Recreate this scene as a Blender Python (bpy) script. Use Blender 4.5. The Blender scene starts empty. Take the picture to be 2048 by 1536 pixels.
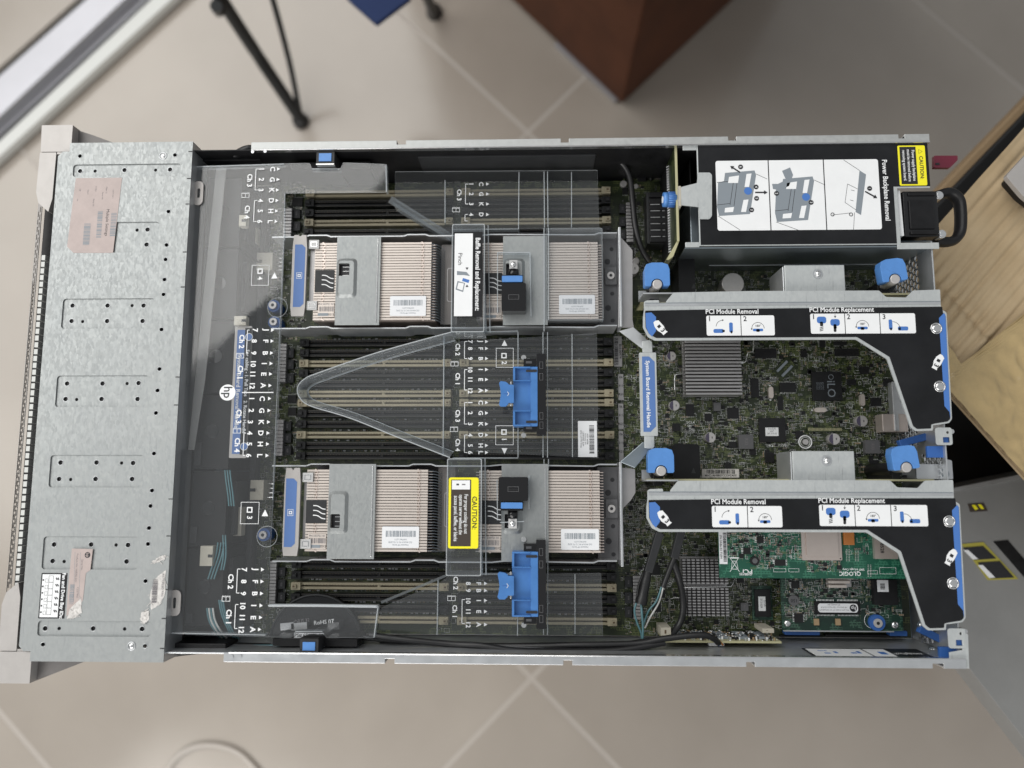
import bpy, math, random
from mathutils import Vector, Matrix, Euler
from mathutils.geometry import tessellate_polygon
PI = math.pi
random.seed(11)
scene = bpy.context.scene
COL = scene.collection

# ------------------------------------------------------------------ camera, light, exposure
CAM = Vector((.3034, -.0765, .7276)); ROT = Euler((.1268, .0313, .0017), 'XYZ'); F = 1540.0
cd = bpy.data.cameras.new('camera'); cam = bpy.data.objects.new('camera', cd); COL.objects.link(cam)
cam.location = CAM; cam.rotation_euler = ROT
cd.sensor_width = 36; cd.lens = 36 * F / 2048; cd.clip_start = .02; cd.clip_end = 50
cd.dof.use_dof = True; cd.dof.focus_distance = .672; cd.dof.aperture_fstop = 2.9
scene.camera = cam
world = bpy.data.worlds.new('World'); scene.world = world; world.use_nodes = True
world.node_tree.nodes['Background'].inputs[0].default_value = (.95, .98, 1, 1)
world.node_tree.nodes['Background'].inputs[1].default_value = .38
def lamp(name, loc, target, sx, sy, power, col):
    l = bpy.data.lights.new(name, 'AREA'); l.shape = 'RECTANGLE'; l.size = sx; l.size_y = sy; l.energy = power; l.color = col
    o = bpy.data.objects.new(name, l); COL.objects.link(o); o.location = loc
    o.rotation_euler = (Vector(target) - Vector(loc)).to_track_quat('-Z', 'Y').to_euler()
    return o
_l = lamp('window_light', (-2.14, 1.63, 2.60), (.2, 0, 0), 4.8, 2.9, 124, (1, .985, .95))
_u = Vector((1, 1.05, 0)).normalized(); _v = Vector((-_u.y, _u.x, 0)) * math.cos(.42) - Vector((0, 0, math.sin(.42))); _n = _u.cross(_v).normalized()
if _n.z < 0: _n = -_n; _u = -_u
_l.rotation_euler = Matrix((_u, _v, _n)).transposed().to_euler()
lamp('lower_left_fill', (-.8, -2.5, 1.6), (.1, 0, -.2), 2.8, 1.7, 60, (1, .97, .93))  # fill lamp added to brighten the lower left, no window known there
scene.view_settings.view_transform = 'Standard'; scene.view_settings.look = 'None'
scene.view_settings.exposure = .18; scene.view_settings.gamma = 1
scene.render.engine = 'CYCLES'
scene.cycles.transparent_max_bounces = 24; scene.cycles.max_bounces = 8

MR = ROT.to_matrix()
def W(px, py, z):
    """point of the place on the horizontal plane z seen at a photo pixel"""
    d = MR @ Vector(((px - 1024) / F, -(py - 768) / F, -1)); t = (z - CAM.z) / d.z
    return CAM + d * t
def RC(px0, py0, px1, py1, z):
    """square-cornered rectangle in server axes from a pixel box"""
    mx, my = (px0 + px1) / 2, (py0 + py1) / 2
    x0 = W(px0, my, z).x; x1 = W(px1, my, z).x; y1 = W(mx, py0, z).y; y0 = W(mx, py1, z).y
    return x0, y0, x1, y1
def PL(pts, z): return [W(a, b, z).xy for a, b in pts]

# ------------------------------------------------------------------ materials
MATS = {}
def mat(name, col, rough=.5, metal=0., spec=.5, var=0., scale=200., bump=0., bscale=400., coat=0., rvar=0., col2=None, stretch=None, vor=False):
    m = bpy.data.materials.new(name); m.use_nodes = True; nt = m.node_tree; N = nt.nodes; L = nt.links
    b = N['Principled BSDF']; b.inputs['Roughness'].default_value = rough; b.inputs['Metallic'].default_value = metal
    b.inputs['Specular IOR Level'].default_value = spec; b.inputs['Base Color'].default_value = (*col, 1)
    if coat: b.inputs['Coat Weight'].default_value = coat; b.inputs['Coat Roughness'].default_value = .1
    if var or bump or rvar:
        tc = N.new('ShaderNodeTexCoord'); mp = N.new('ShaderNodeMapping'); L.new(tc.outputs['Object'], mp.inputs[0])
        if stretch: mp.inputs['Scale'].default_value = stretch
        if vor:
            t = N.new('ShaderNodeTexVoronoi'); t.inputs['Scale'].default_value = scale; fo = t.outputs['Color']
        else:
            t = N.new('ShaderNodeTexNoise'); t.inputs['Scale'].default_value = scale; t.inputs['Detail'].default_value = 6; t.inputs['Roughness'].default_value = .65; fo = t.outputs['Fac']
        L.new(mp.outputs[0], t.inputs['Vector'])
        if var:
            r = N.new('ShaderNodeMapRange'); r.inputs[1].default_value = .3; r.inputs[2].default_value = .7
            L.new(fo, r.inputs[0])
            mx = N.new('ShaderNodeMix'); mx.data_type = 'RGBA'; L.new(r.outputs[0], mx.inputs[0])
            a = tuple(c * (1 - var) for c in col); c2 = col2 or tuple(min(1, c * (1 + var)) for c in col)
            mx.inputs[6].default_value = (*a, 1); mx.inputs[7].default_value = (*c2, 1); L.new(mx.outputs[2], b.inputs['Base Color'])
        if rvar:
            r = N.new('ShaderNodeMapRange'); r.inputs[1].default_value = .25; r.inputs[2].default_value = .75
            r.inputs[3].default_value = max(.02, rough - rvar); r.inputs[4].default_value = rough + rvar
            L.new(fo, r.inputs[0]); L.new(r.outputs[0], b.inputs['Roughness'])
        if bump:
            n2 = N.new('ShaderNodeTexNoise'); n2.inputs['Scale'].default_value = bscale; n2.inputs['Detail'].default_value = 5; L.new(mp.outputs[0], n2.inputs['Vector'])
            bp = N.new('ShaderNodeBump'); bp.inputs['Strength'].default_value = bump; bp.inputs['Distance'].default_value = .001
            L.new(n2.outputs['Fac'], bp.inputs['Height']); L.new(bp.outputs[0], b.inputs['Normal'])
    MATS[name] = m; return m
def blend_mat(name, build):
    m = bpy.data.materials.new(name); m.use_nodes = True; nt = m.node_tree; nt.nodes.clear(); build(nt); MATS[name] = m; return m

def galv_build(nt, k=1.):
    N, L = nt.nodes, nt.links
    o = N.new('ShaderNodeOutputMaterial'); b = N.new('ShaderNodeBsdfPrincipled'); L.new(b.outputs[0], o.inputs[0])
    tc = N.new('ShaderNodeTexCoord')
    mp = N.new('ShaderNodeMapping'); mp.inputs['Scale'].default_value = (1, .55, 1); L.new(tc.outputs['Object'], mp.inputs[0])
    n0 = N.new('ShaderNodeTexNoise'); n0.inputs['Scale'].default_value = 300; n0.inputs['Detail'].default_value = 3; L.new(mp.outputs[0], n0.inputs['Vector'])
    v = N.new('ShaderNodeTexVoronoi'); v.inputs['Scale'].default_value = 620; L.new(mp.outputs[0], v.inputs['Vector'])
    n1 = N.new('ShaderNodeTexNoise'); n1.inputs['Scale'].default_value = 14; n1.inputs['Detail'].default_value = 5; L.new(mp.outputs[0], n1.inputs['Vector'])
    # fine hair scratches
    ms = N.new('ShaderNodeMapping'); ms.inputs['Scale'].default_value = (160, 9, 1); ms.inputs['Rotation'].default_value = (0, 0, .12); L.new(tc.outputs['Object'], ms.inputs[0])
    ns = N.new('ShaderNodeTexNoise'); ns.inputs['Scale'].default_value = 5; ns.inputs['Detail'].default_value = 2; L.new(ms.outputs[0], ns.inputs['Vector'])
    rs = N.new('ShaderNodeMapRange'); rs.inputs[1].default_value = .66; rs.inputs[2].default_value = .74; rs.inputs[3].default_value = 0; rs.inputs[4].default_value = .55; L.new(ns.outputs['Fac'], rs.inputs[0])
    sep = N.new('ShaderNodeSeparateColor'); L.new(v.outputs['Color'], sep.inputs[0])
    a = N.new('ShaderNodeMath'); a.operation = 'MULTIPLY_ADD'; L.new(n0.outputs['Fac'], a.inputs[0]); a.inputs[1].default_value = 1.5; L.new(sep.outputs[0], a.inputs[2])
    a2 = N.new('ShaderNodeMath'); a2.operation = 'MULTIPLY_ADD'; L.new(n1.outputs['Fac'], a2.inputs[0]); a2.inputs[1].default_value = 2.2; L.new(a.outputs[0], a2.inputs[2])
    r = N.new('ShaderNodeValToRGB'); r.color_ramp.elements[0].position = .3; r.color_ramp.elements[0].color = (.37 * k, .39 * k, .395 * k, 1)
    r.color_ramp.elements[1].position = .95; r.color_ramp.elements[1].color = (.45 * k, .468 * k, .465 * k, 1)
    d = N.new('ShaderNodeMath'); d.operation = 'MULTIPLY'; L.new(a2.outputs[0], d.inputs[0]); d.inputs[1].default_value = .27; L.new(d.outputs[0], r.inputs[0])
    mx = N.new('ShaderNodeMix'); mx.data_type = 'RGBA'; L.new(rs.outputs[0], mx.inputs[0]); L.new(r.outputs[0], mx.inputs[6]); mx.inputs[7].default_value = (.25, .26, .27, 1)
    L.new(mx.outputs[2], b.inputs['Base Color'])
    b.inputs['Metallic'].default_value = .4 if k > 1 else .7
    rr = N.new('ShaderNodeMapRange'); rr.inputs[3].default_value = .42; rr.inputs[4].default_value = .6; L.new(sep.outputs[1], rr.inputs[0]); L.new(rr.outputs[0], b.inputs['Roughness'])
    bp = N.new('ShaderNodeBump'); bp.inputs['Strength'].default_value = .06; bp.inputs['Distance'].default_value = .0006; L.new(n0.outputs['Fac'], bp.inputs['Height']); L.new(bp.outputs[0], b.inputs['Normal'])
blend_mat('galvanised_steel', lambda nt: galv_build(nt, 1.2))
blend_mat('cover_steel', lambda nt: galv_build(nt, .80))
mat('satin_steel', (.56, .575, .59), .36, .75, var=.06, scale=60, rvar=.08)
mat('lit_rim_steel', (.45, .46, .455), .42, .45, var=.08, scale=220, rvar=.08)
mat('shiny_steel', (.72, .72, .72), .18, .95)
mat('dark_steel', (.26, .30, .33), .34, .8, var=.12, scale=18, rvar=.07)
mat('silver_plastic', (.42, .40, .385), .42, .25, var=.05, scale=90, bump=.03, bscale=900)
mat('grey_flank', (.16, .15, .145), .5, .2, var=.1, scale=60)
mat('black_plastic', (.009, .009, .010), .42, spec=.28, var=.3, scale=80, rvar=.08)
mat('black_gloss', (.008, .008, .009), .16)
mat('charcoal_plastic', (.026, .027, .029), .45, spec=.35, var=.2, scale=60)
mat('label_black', (.010, .0105, .012), .36, spec=.28, var=.4, scale=18, rvar=.12)
mat('white_print', (.80, .81, .82), .5, var=.03, scale=50)
mat('label_white', (.74, .75, .77), .42, var=.03, scale=40)
mat('label_brown', (.05, .038, .030), .4)
mat('ink', (.015, .015, .018), .5)
mat('ink_soft', (.16, .15, .16), .6)
mat('ink_grey', (.22, .25, .28), .5)
mat('ink_blue', (.06, .17, .48), .5)
mat('blue_plastic', (.085, .235, .56), .36, var=.10, scale=70, rvar=.08, bump=.04, bscale=1500)
mat('blue_mid', (.055, .175, .44), .34, var=.12, scale=60, rvar=.08)
mat('blue_deep', (.03, .11, .36), .42, var=.08, scale=90)
mat('blue_label', (.085, .17, .40), .42, var=.05, scale=50)
mat('faded_yellow', (.36, .32, .05), .45)
mat('yellow_label', (.86, .78, .02), .38)
mat('sticker_pink', (.44, .365, .345), .5, var=.09, scale=60)
mat('torn_paper', (.60, .58, .56), .75, var=.22, scale=220, bump=.6, bscale=350)
mat('slot_beige', (.37, .325, .225), .5, var=.08, scale=90)
mat('slot_groove', (.10, .065, .035), .6)
mat('slot_black', (.014, .014, .015), .45, spec=.3)
mat('slot_rim', (.075, .070, .062), .4)
mat('slot_pin', (.16, .13, .09), .35, .5)
mat('connector_white', (.44, .41, .34), .5, var=.05, scale=150)
mat('fin_metal', (.72, .62, .565), .34, .7, var=.07, scale=120)
mat('fin_edge', (.63, .565, .515), .4, .45, var=.05, scale=150)
mat('fin_grey', (.42, .41, .41), .38, .7, var=.06, scale=120)
mat('chip_black', (.012, .012, .013), .42, spec=.35, var=.25, scale=150)
mat('chip_grey', (.10, .10, .105), .45)
mat('chip_lid', (.56, .49, .45), .3, .6, var=.04, scale=100)
mat('trace', (.15, .18, .085), .5)
mat('pads', (.55, .56, .53), .3, .7)
mat('cap_top', (.55, .53, .52), .35, .5, var=.05, scale=300)
mat('cap_mark', (.07, .06, .10), .5)
mat('tan_part', (.33, .23, .13), .5)
mat('orange_part', (.42, .15, .035), .45)
mat('rubber', (.013, .013, .014), .42, bump=.1, bscale=900)
mat('teal_wire', (.09, .20, .225), .32, var=.1, scale=200)
mat('white_wire', (.62, .62, .6), .4)
mat('gold', (.5, .36, .10), .3, .8)
mat('board_edge', (.42, .40, .24), .5)
mat('maroon', (.15, .015, .035), .35)
mat('brown_wood', (.095, .038, .021), .6, spec=.15, var=.3, scale=6, rvar=.05)
mat('blue_cloth', (.006, .022, .09), .8, var=.2, scale=300)
mat('aluminium', (.42, .42, .45), .4, .6, var=.05, scale=8)
mat('pale_frame', (.60, .61, .59), .5)
mat('black_metal', (.012, .013, .014), .4)
mat('grey_case', (.23, .23, .225), .5, .2, var=.08, scale=14)
mat('grout', (.42, .385, .35), .8)
mat('white_cable', (.50, .46, .42), .5)
mat('band_grey', (.19, .19, .185), .5, var=.1, scale=30)
mat('clear_frost', (.5, .5, .5), .3)

def pcb(name, base, dark, trace, tf=.35):
    def f(nt):
        N, L = nt.nodes, nt.links
        o = N.new('ShaderNodeOutputMaterial'); b = N.new('ShaderNodeBsdfPrincipled'); L.new(b.outputs[0], o.inputs[0]); b.inputs['Roughness'].default_value = .38
        tc = N.new('ShaderNodeTexCoord')
        br = N.new('ShaderNodeTexBrick'); br.inputs['Scale'].default_value = 120; br.inputs['Mortar Size'].default_value = .045; br.offset = .37; br.offset_frequency = 3; br.squash = .6; br.squash_frequency = 2
        nw = N.new('ShaderNodeTexNoise'); nw.inputs['Scale'].default_value = 60; L.new(tc.outputs['Object'], nw.inputs['Vector'])
        v1 = N.new('ShaderNodeTexVoronoi'); v1.distance = 'CHEBYCHEV'; v1.inputs['Scale'].default_value = 190; L.new(tc.outputs['Object'], v1.inputs['Vector'])
        v2 = N.new('ShaderNodeTexVoronoi'); v2.distance = 'MANHATTAN'; v2.inputs['Scale'].default_value = 70; L.new(tc.outputs['Object'], v2.inputs['Vector'])
        L.new(tc.outputs['Object'], br.inputs['Vector'])
        br.inputs['Color1'].default_value = (0, 0, 0, 1); br.inputs['Color2'].default_value = (.12, .12, .12, 1); br.inputs['Mortar'].default_value = (1, 1, 1, 1)
        m1 = N.new('ShaderNodeMix'); m1.data_type = 'RGBA'; L.new(v2.outputs['Color'], m1.inputs[0]); m1.inputs[6].default_value = (*base, 1); m1.inputs[7].default_value = (*dark, 1)
        s = N.new('ShaderNodeSeparateColor'); L.new(v1.outputs['Color'], s.inputs[0])
        g = N.new('ShaderNodeMapRange'); g.inputs[1].default_value = .55; g.inputs[2].default_value = .62; g.inputs[3].default_value = 0; g.inputs[4].default_value = tf; L.new(s.outputs[0], g.inputs[0])
        mu = N.new('ShaderNodeMath'); mu.operation = 'MULTIPLY'; L.new(br.outputs['Color'], mu.inputs[0]); L.new(g.outputs[0], mu.inputs[1])
        m2 = N.new('ShaderNodeMix'); m2.data_type = 'RGBA'; L.new(mu.outputs[0], m2.inputs[0]); L.new(m1.outputs[2], m2.inputs[6]); m2.inputs[7].default_value = (*trace, 1)
        L.new(m2.outputs[2], b.inputs['Base Color'])
    blend_mat(name, f)
pcb('pcb_dark', (.026, .038, .012), (.013, .020, .008), (.105, .125, .045), .9)
pcb('pcb_green', (.010, .085, .052), (.007, .065, .04), (.06, .22, .14), .6)
pcb('pcb_deep', (.008, .035, .022), (.006, .022, .016), (.06, .13, .09), .8)

def clear_build(tint, dust_glint, rough=.03):
    def f(nt):
        N, L = nt.nodes, nt.links
        o = N.new('ShaderNodeOutputMaterial'); t = N.new('ShaderNodeBsdfTransparent'); t.inputs[0].default_value = tint
        g = N.new('ShaderNodeBsdfGlossy'); g.inputs['Roughness'].default_value = rough
        fr = N.new('ShaderNodeFresnel'); ge = N.new('ShaderNodeNewGeometry'); mr = N.new('ShaderNodeMapRange'); L.new(ge.outputs['Backfacing'], mr.inputs[0]); mr.inputs[3].default_value = 1.5; mr.inputs[4].default_value = 1 / 1.5; L.new(mr.outputs[0], fr.inputs[0])
        tc = N.new('ShaderNodeTexCoord'); n = N.new('ShaderNodeTexNoise'); n.inputs['Scale'].default_value = 9; L.new(tc.outputs['Object'], n.inputs['Vector'])
        bp = N.new('ShaderNodeBump'); bp.inputs['Strength'].default_value = .5; bp.inputs['Distance'].default_value = .0012; L.new(n.outputs['Fac'], bp.inputs['Height'])
        L.new(bp.outputs[0], g.inputs['Normal'])
        m = N.new('ShaderNodeMixShader'); L.new(fr.outputs[0], m.inputs[0]); L.new(t.outputs[0], m.inputs[1]); L.new(g.outputs[0], m.inputs[2])
        d = N.new('ShaderNodeBsdfDiffuse'); d.inputs[0].default_value = (.75, .78, .8, 1)
        m2 = N.new('ShaderNodeMixShader'); m2.inputs[0].default_value = dust_glint; L.new(m.outputs[0], m2.inputs[1]); L.new(d.outputs[0], m2.inputs[2])
        L.new(m2.outputs[0], o.inputs[0])
    return f
blend_mat('clear_plastic', clear_build((.965, .97, .975, 1), .018))
blend_mat('clear_edge', clear_build((.82, .85, .87, 1), .42, .10))  # heavy white mix paints bright glints onto the plastic edges
blend_mat('clear_duct', clear_build((.76, .80, .83, 1), .085, .05))
blend_mat('clear_wall', clear_build((.86, .89, .91, 1), .10, .08))

def card_build(nt):
    N, L = nt.nodes, nt.links
    o = N.new('ShaderNodeOutputMaterial'); b = N.new('ShaderNodeBsdfPrincipled'); L.new(b.outputs[0], o.inputs[0]); b.inputs['Roughness'].default_value = .75
    tc = N.new('ShaderNodeTexCoord'); n = N.new('ShaderNodeTexNoise'); n.inputs['Scale'].default_value = 25; n.inputs['Detail'].default_value = 7; L.new(tc.outputs['Object'], n.inputs['Vector'])
    r = N.new('ShaderNodeValToRGB'); r.color_ramp.elements[0].position = .3; r.color_ramp.elements[0].color = (.42, .31, .18, 1)
    r.color_ramp.elements[1].position = .7; r.color_ramp.elements[1].color = (.50, .385, .24, 1); L.new(n.outputs['Fac'], r.inputs[0]); L.new(r.outputs[0], b.inputs['Base Color'])
    bp = N.new('ShaderNodeBump'); bp.inputs['Strength'].default_value = .35; bp.inputs['Distance'].default_value = .004; L.new(n.outputs['Fac'], bp.inputs['Height']); L.new(bp.outputs[0], b.inputs['Normal'])
blend_mat('cardboard', card_build)
mat('packing_tape', (.43, .32, .16), .2, var=.16, scale=24, bump=1., bscale=38)



def tile_build(nt):
    N, L = nt.nodes, nt.links
    o = N.new('ShaderNodeOutputMaterial'); b = N.new('ShaderNodeBsdfPrincipled'); L.new(b.outputs[0], o.inputs[0]); b.inputs['Roughness'].default_value = .16; b.inputs['Specular IOR Level'].default_value = .6
    tc = N.new('ShaderNodeTexCoord'); n = N.new('ShaderNodeTexNoise'); n.inputs['Scale'].default_value = 3; n.inputs['Detail'].default_value = 8; L.new(tc.outputs['Object'], n.inputs['Vector'])
    r = N.new('ShaderNodeValToRGB'); r.color_ramp.elements[0].position = .3; r.color_ramp.elements[0].color = (.310, .275, .238, 1)
    r.color_ramp.elements[1].position = .7; r.color_ramp.elements[1].color = (.375, .335, .293, 1); L.new(n.outputs['Fac'], r.inputs[0]); L.new(r.outputs[0], b.inputs['Base Color'])
blend_mat('floor_tile', tile_build)

# ------------------------------------------------------------------ mesh builder
TXT = {}
def text_mesh(s, bold):
    k = (s, bold)
    if k not in TXT:
        c = bpy.data.curves.new('t', 'FONT'); c.body = s; c.size = 1; c.align_x = 'CENTER'; c.align_y = 'CENTER'; c.resolution_u = 2; c.offset = bold
        o = bpy.data.objects.new('t', c); me = bpy.data.meshes.new_from_object(o)
        TXT[k] = ([tuple(v.co) for v in me.vertices], [tuple(p.vertices) for p in me.polygons])
        bpy.data.objects.remove(o); bpy.data.meshes.remove(me); bpy.data.curves.remove(c)
    return TXT[k]
def circ(cx, cy, r, n=20, a0=0): return [(cx + r * math.cos(a0 + 2 * PI * i / n), cy + r * math.sin(a0 + 2 * PI * i / n)) for i in range(n)]
def rrect(x0, y0, x1, y1, r, n=4):
    r = min(r, abs(x1 - x0) / 2.01, abs(y1 - y0) / 2.01); out = []
    for cx, cy, a in ((x1 - r, y1 - r, 0), (x0 + r, y1 - r, PI / 2), (x0 + r, y0 + r, PI), (x1 - r, y0 + r, 1.5 * PI)):
        out += [(cx + r * math.cos(a + PI / 2 * i / n), cy + r * math.sin(a + PI / 2 * i / n)) for i in range(n + 1)]
    return out
def rpoly(pts, rad, n=4):
    out = []; k = len(pts)
    for i in range(k):
        p = Vector(pts[i][:2]); a = Vector(pts[i - 1][:2]) - p; b = Vector(pts[(i + 1) % k][:2]) - p
        r = rad[i] if isinstance(rad, (list, tuple)) else rad
        if r <= 0: out.append(tuple(p)); continue
        d = min(r, a.length * .45, b.length * .45); s = p + a.normalized() * d; e = p + b.normalized() * d
        for j in range(n + 1):
            t = j / n; q = s * (1 - t) ** 2 + p * 2 * t * (1 - t) + e * t * t; out.append(tuple(q))
    return out
WL = {}
class MB:
    def __init__(s): s.v = []; s.f = []; s.m = []; s.mats = []; s.sm = []
    def mi(s, m):
        if m not in s.mats: s.mats.append(m)
        return s.mats.index(m)
    def add(s, vs, fs, m, smooth=False):
        b = len(s.v); s.v += [tuple(v) for v in vs]; k = s.mi(m)
        for f in fs: s.f.append(tuple(b + i for i in f)); s.m.append(k); s.sm.append(smooth)
        return s
    def box(s, x0, y0, z0, x1, y1, z1, m, xf=None):
        vs = [(x, y, z) for z in (z0, z1) for x, y in ((x0, y0), (x1, y0), (x1, y1), (x0, y1))]
        if xf: vs = [xf(*v) for v in vs]
        return s.add(vs, [(3, 2, 1, 0), (4, 5, 6, 7), (0, 1, 5, 4), (1, 2, 6, 5), (2, 3, 7, 6), (3, 0, 4, 7)], m)
    def obox(s, cx, cy, w, h, z0, z1, ang, m):
        c, q = math.cos(ang), math.sin(ang)
        return s.box(-w / 2, -h / 2, z0, w / 2, h / 2, z1, m, lambda x, y, z: (cx + x * c - y * q, cy + x * q + y * c, z))
    def bar(s, a, b, w, z0, z1, m):
        a = Vector(a[:2]); b = Vector(b[:2]); d = b - a; c = (a + b) / 2
        return s.obox(c.x, c.y, d.length, w, z0, z1, math.atan2(d.y, d.x), m)
    def prism(s, poly, z0, z1, m, holes=(), xf=None, side=None, bottom=True):
        loops = [list(poly)] + [list(h) for h in holes]
        flat = [p for l in loops for p in l]; n = len(flat)
        tri = tessellate_polygon([[Vector((p[0], p[1], 0)) for p in l] for l in loops])
        up = []
        for t in tri:
            a, b, c = (flat[i] for i in t)
            if (b[0] - a[0]) * (c[1] - a[1]) - (b[1] - a[1]) * (c[0] - a[0]) < 0: t = (t[0], t[2], t[1])
            up.append(tuple(t))
        vs = [(p[0], p[1], z1) for p in flat] + [(p[0], p[1], z0) for p in flat]
        if xf: vs = [xf(*v) for v in vs]
        s.add(vs, up + ([(n + a, n + c, n + b) for a, b, c in up] if bottom else []), m)
        base = len(s.v) - 2 * n; k = s.mi(side or m); o = 0
        for li, l in enumerate(loops):
            ar = sum(l[i - 1][0] * l[i][1] - l[i][0] * l[i - 1][1] for i in range(len(l)))
            for i in range(len(l)):
                j = (i + 1) % len(l); q = (base + o + i, base + n + o + i, base + n + o + j, base + o + j)
                if (ar < 0) != (li > 0): q = q[::-1]
                s.f.append(q); s.m.append(k); s.sm.append(False)
            o += len(l)
        return s
    def cyl(s, cx, cy, z0, z1, r, m, n=20, r2=None, xf=None):
        r2 = r if r2 is None else r2
        vs = [(x, y, z0) for x, y in circ(cx, cy, r, n)] + [(x, y, z1) for x, y in circ(cx, cy, r2, n)]
        if xf: vs = [xf(*v) for v in vs]
        s.add(vs, [tuple(range(n, 2 * n)), tuple(range(n - 1, -1, -1))], m)
        b = len(s.v) - 2 * n; k = s.mi(m)
        for i in range(n): j = (i + 1) % n; s.f.append((b + i, b + j, b + n + j, b + n + i)); s.m.append(k); s.sm.append(True)
        return s
    def dome(s, cx, cy, z, r, h, m, n=18, k=4):
        prev = None
        for i in range(k + 1):
            a = PI / 2 * i / k; rr = r * math.cos(a); zz = z + h * math.sin(a)
            if i == k: ring = [(cx, cy, z + h)]
            else: ring = [(x, y, zz) for x, y in circ(cx, cy, rr, n)]
            b = len(s.v); s.v += ring; kk = s.mi(m)
            if prev is not None:
                for j in range(n):
                    j2 = (j + 1) % n
                    s.f.append((prev + j, prev + j2, b) if i == k else (prev + j, prev + j2, b + j2, b + j)); s.m.append(kk); s.sm.append(True)
            prev = b
        return s
    def torus(s, cx, cy, z, R, r, m, n=24, k=8):
        vs = []; fs = []
        for i in range(n):
            a = 2 * PI * i / n
            for j in range(k):
                b = 2 * PI * j / k; q = R + r * math.cos(b); vs.append((cx + q * math.cos(a), cy + q * math.sin(a), z + r * math.sin(b)))
        for i in range(n):
            for j in range(k): fs.append((i * k + j, ((i + 1) % n) * k + j, ((i + 1) % n) * k + (j + 1) % k, i * k + (j + 1) % k))
        return s.add(vs, fs, m, True)
    def tube(s, pts, r, m, n=8, smooth=5, flat=1.):
        P = [Vector(p) for p in pts]
        if smooth and len(P) > 2:
            Q = []
            for i in range(len(P) - 1):
                p0 = P[max(i - 1, 0)]; p1 = P[i]; p2 = P[i + 1]; p3 = P[min(i + 2, len(P) - 1)]
                for j in range(smooth):
                    t = j / smooth
                    Q.append(.5 * ((2 * p1) + (p2 - p0) * t + (2 * p0 - 5 * p1 + 4 * p2 - p3) * t * t + (3 * p1 - p0 - 3 * p2 + p3) * t ** 3))
            P = Q + [P[-1]]
        vs = []; fs = []; up = Vector((0, 0, 1)); N = len(P)
        for i, p in enumerate(P):
            d = (P[min(i + 1, N - 1)] - P[max(i - 1, 0)]).normalized()
            u = up if abs(d.z) < .9 else Vector((1, 0, 0))
            a = d.cross(u).normalized(); b = a.cross(d).normalized()
            rr = r[min(int(i / max(1, N - 1) * (len(r) - 1) + .5), len(r) - 1)] if isinstance(r, (list, tuple)) else r
            for k in range(n):
                t = 2 * PI * k / n; vs.append(p + a * rr * math.cos(t) + b * rr * flat * math.sin(t))
        for i in range(N - 1):
            for k in range(n): k2 = (k + 1) % n; fs.append((i * n + k, i * n + k2, (i + 1) * n + k2, (i + 1) * n + k))
        s.add(vs, fs, m, True); s.add(vs[:n], [tuple(range(n - 1, -1, -1))], m); s.add(vs[-n:], [tuple(range(n))], m)
        return s
    def text(s, t, x, y, z, size, ang, m, sx=1., bold=.012, xf=None):
        vs, fs = text_mesh(t, bold); c, q = math.cos(ang), math.sin(ang)
        out = [(x + (vx * sx * c - vy * q) * size, y + (vx * sx * q + vy * c) * size, z) for vx, vy, vz in vs]
        if xf: out = [xf(*v) for v in out]
        return s.add(out, fs, m)
    def flat(s, poly, z, m, holes=(), xf=None):   # print: a film 0.03 mm thick
        return s.prism(poly, z - .00003, z, m, holes, xf, bottom=False)
    def ring(s, poly, w, z, m):
        cx = sum(p[0] for p in poly) / len(poly); cy = sum(p[1] for p in poly) / len(poly)
        xs = [p[0] for p in poly]; ys = [p[1] for p in poly]; fx = 1 - 2 * w / (max(xs) - min(xs)); fy = 1 - 2 * w / (max(ys) - min(ys))
        return s.flat(poly, z, m, [[(cx + (p[0] - cx) * fx, cy + (p[1] - cy) * fy) for p in poly]])
    def barcode(s, x0, y0, x1, y1, z, m, vert=False, n=40, fill=.5):
        L = (y1 - y0) if vert else (x1 - x0); p = 0.
        while p < L * .985:
            w = L / n * random.choice((.5, .5, 1, 1.4)); 
            if vert: s.box(x0, y0 + p, z - .00003, x1, min(y0 + p + w, y1), z, m)
            else: s.box(x0 + p, y0, z - .00003, min(x0 + p + w, x1), y1, z, m)
            p += w + L / n * random.choice((.4, .6, 1))
        return s
    def build(s, name, parent=None, bevel=0, kind=None, label=None):
        if not s.v: return None
        xs, ys, zs = zip(*s.v); c = Vector(((min(xs) + max(xs)) / 2, (min(ys) + max(ys)) / 2, min(zs)))
        me = bpy.data.meshes.new(name); me.from_pydata([(x - c.x, y - c.y, z - c.z) for x, y, z in s.v], [], s.f)
        for m in s.mats: me.materials.append(MATS[m])
        me.polygons.foreach_set('material_index', s.m); me.polygons.foreach_set('use_smooth', s.sm); me.update()
        o = bpy.data.objects.new(name, me); COL.objects.link(o)
        pl = WL[parent.name] if parent else Vector((0, 0, 0))
        if parent: o.parent = parent
        o.location = c - pl; WL[o.name] = c
        if bevel:
            b = o.modifiers.new('edge', 'BEVEL'); b.width = bevel; b.segments = 2; b.limit_method = 'ANGLE'; b.angle_limit = .9
        if kind: o['kind'] = kind
        if label: o['label'] = label
        return o
def thing(name, label, cat, loc, group=None):
    o = bpy.data.objects.new(name, None); o.empty_display_size = .02; COL.objects.link(o); o.location = loc; WL[o.name] = Vector(loc)
    o['label'] = label; o['category'] = cat
    if group: o['group'] = group
    return o
def tag(o, label, cat, group=None):
    o['label'] = label; o['category'] = cat
    if group: o['group'] = group
    return o
def dup(root, shift, label=None):
    r = root.copy(); COL.objects.link(r); r.location = Vector(root.location) + Vector(shift)
    if label: r['label'] = label
    for ch in root.children:
        c = ch.copy(); COL.objects.link(c); c.parent = r
        for g in ch.children: d = g.copy(); COL.objects.link(d); d.parent = c
    return r
D90 = -PI / 2

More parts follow.
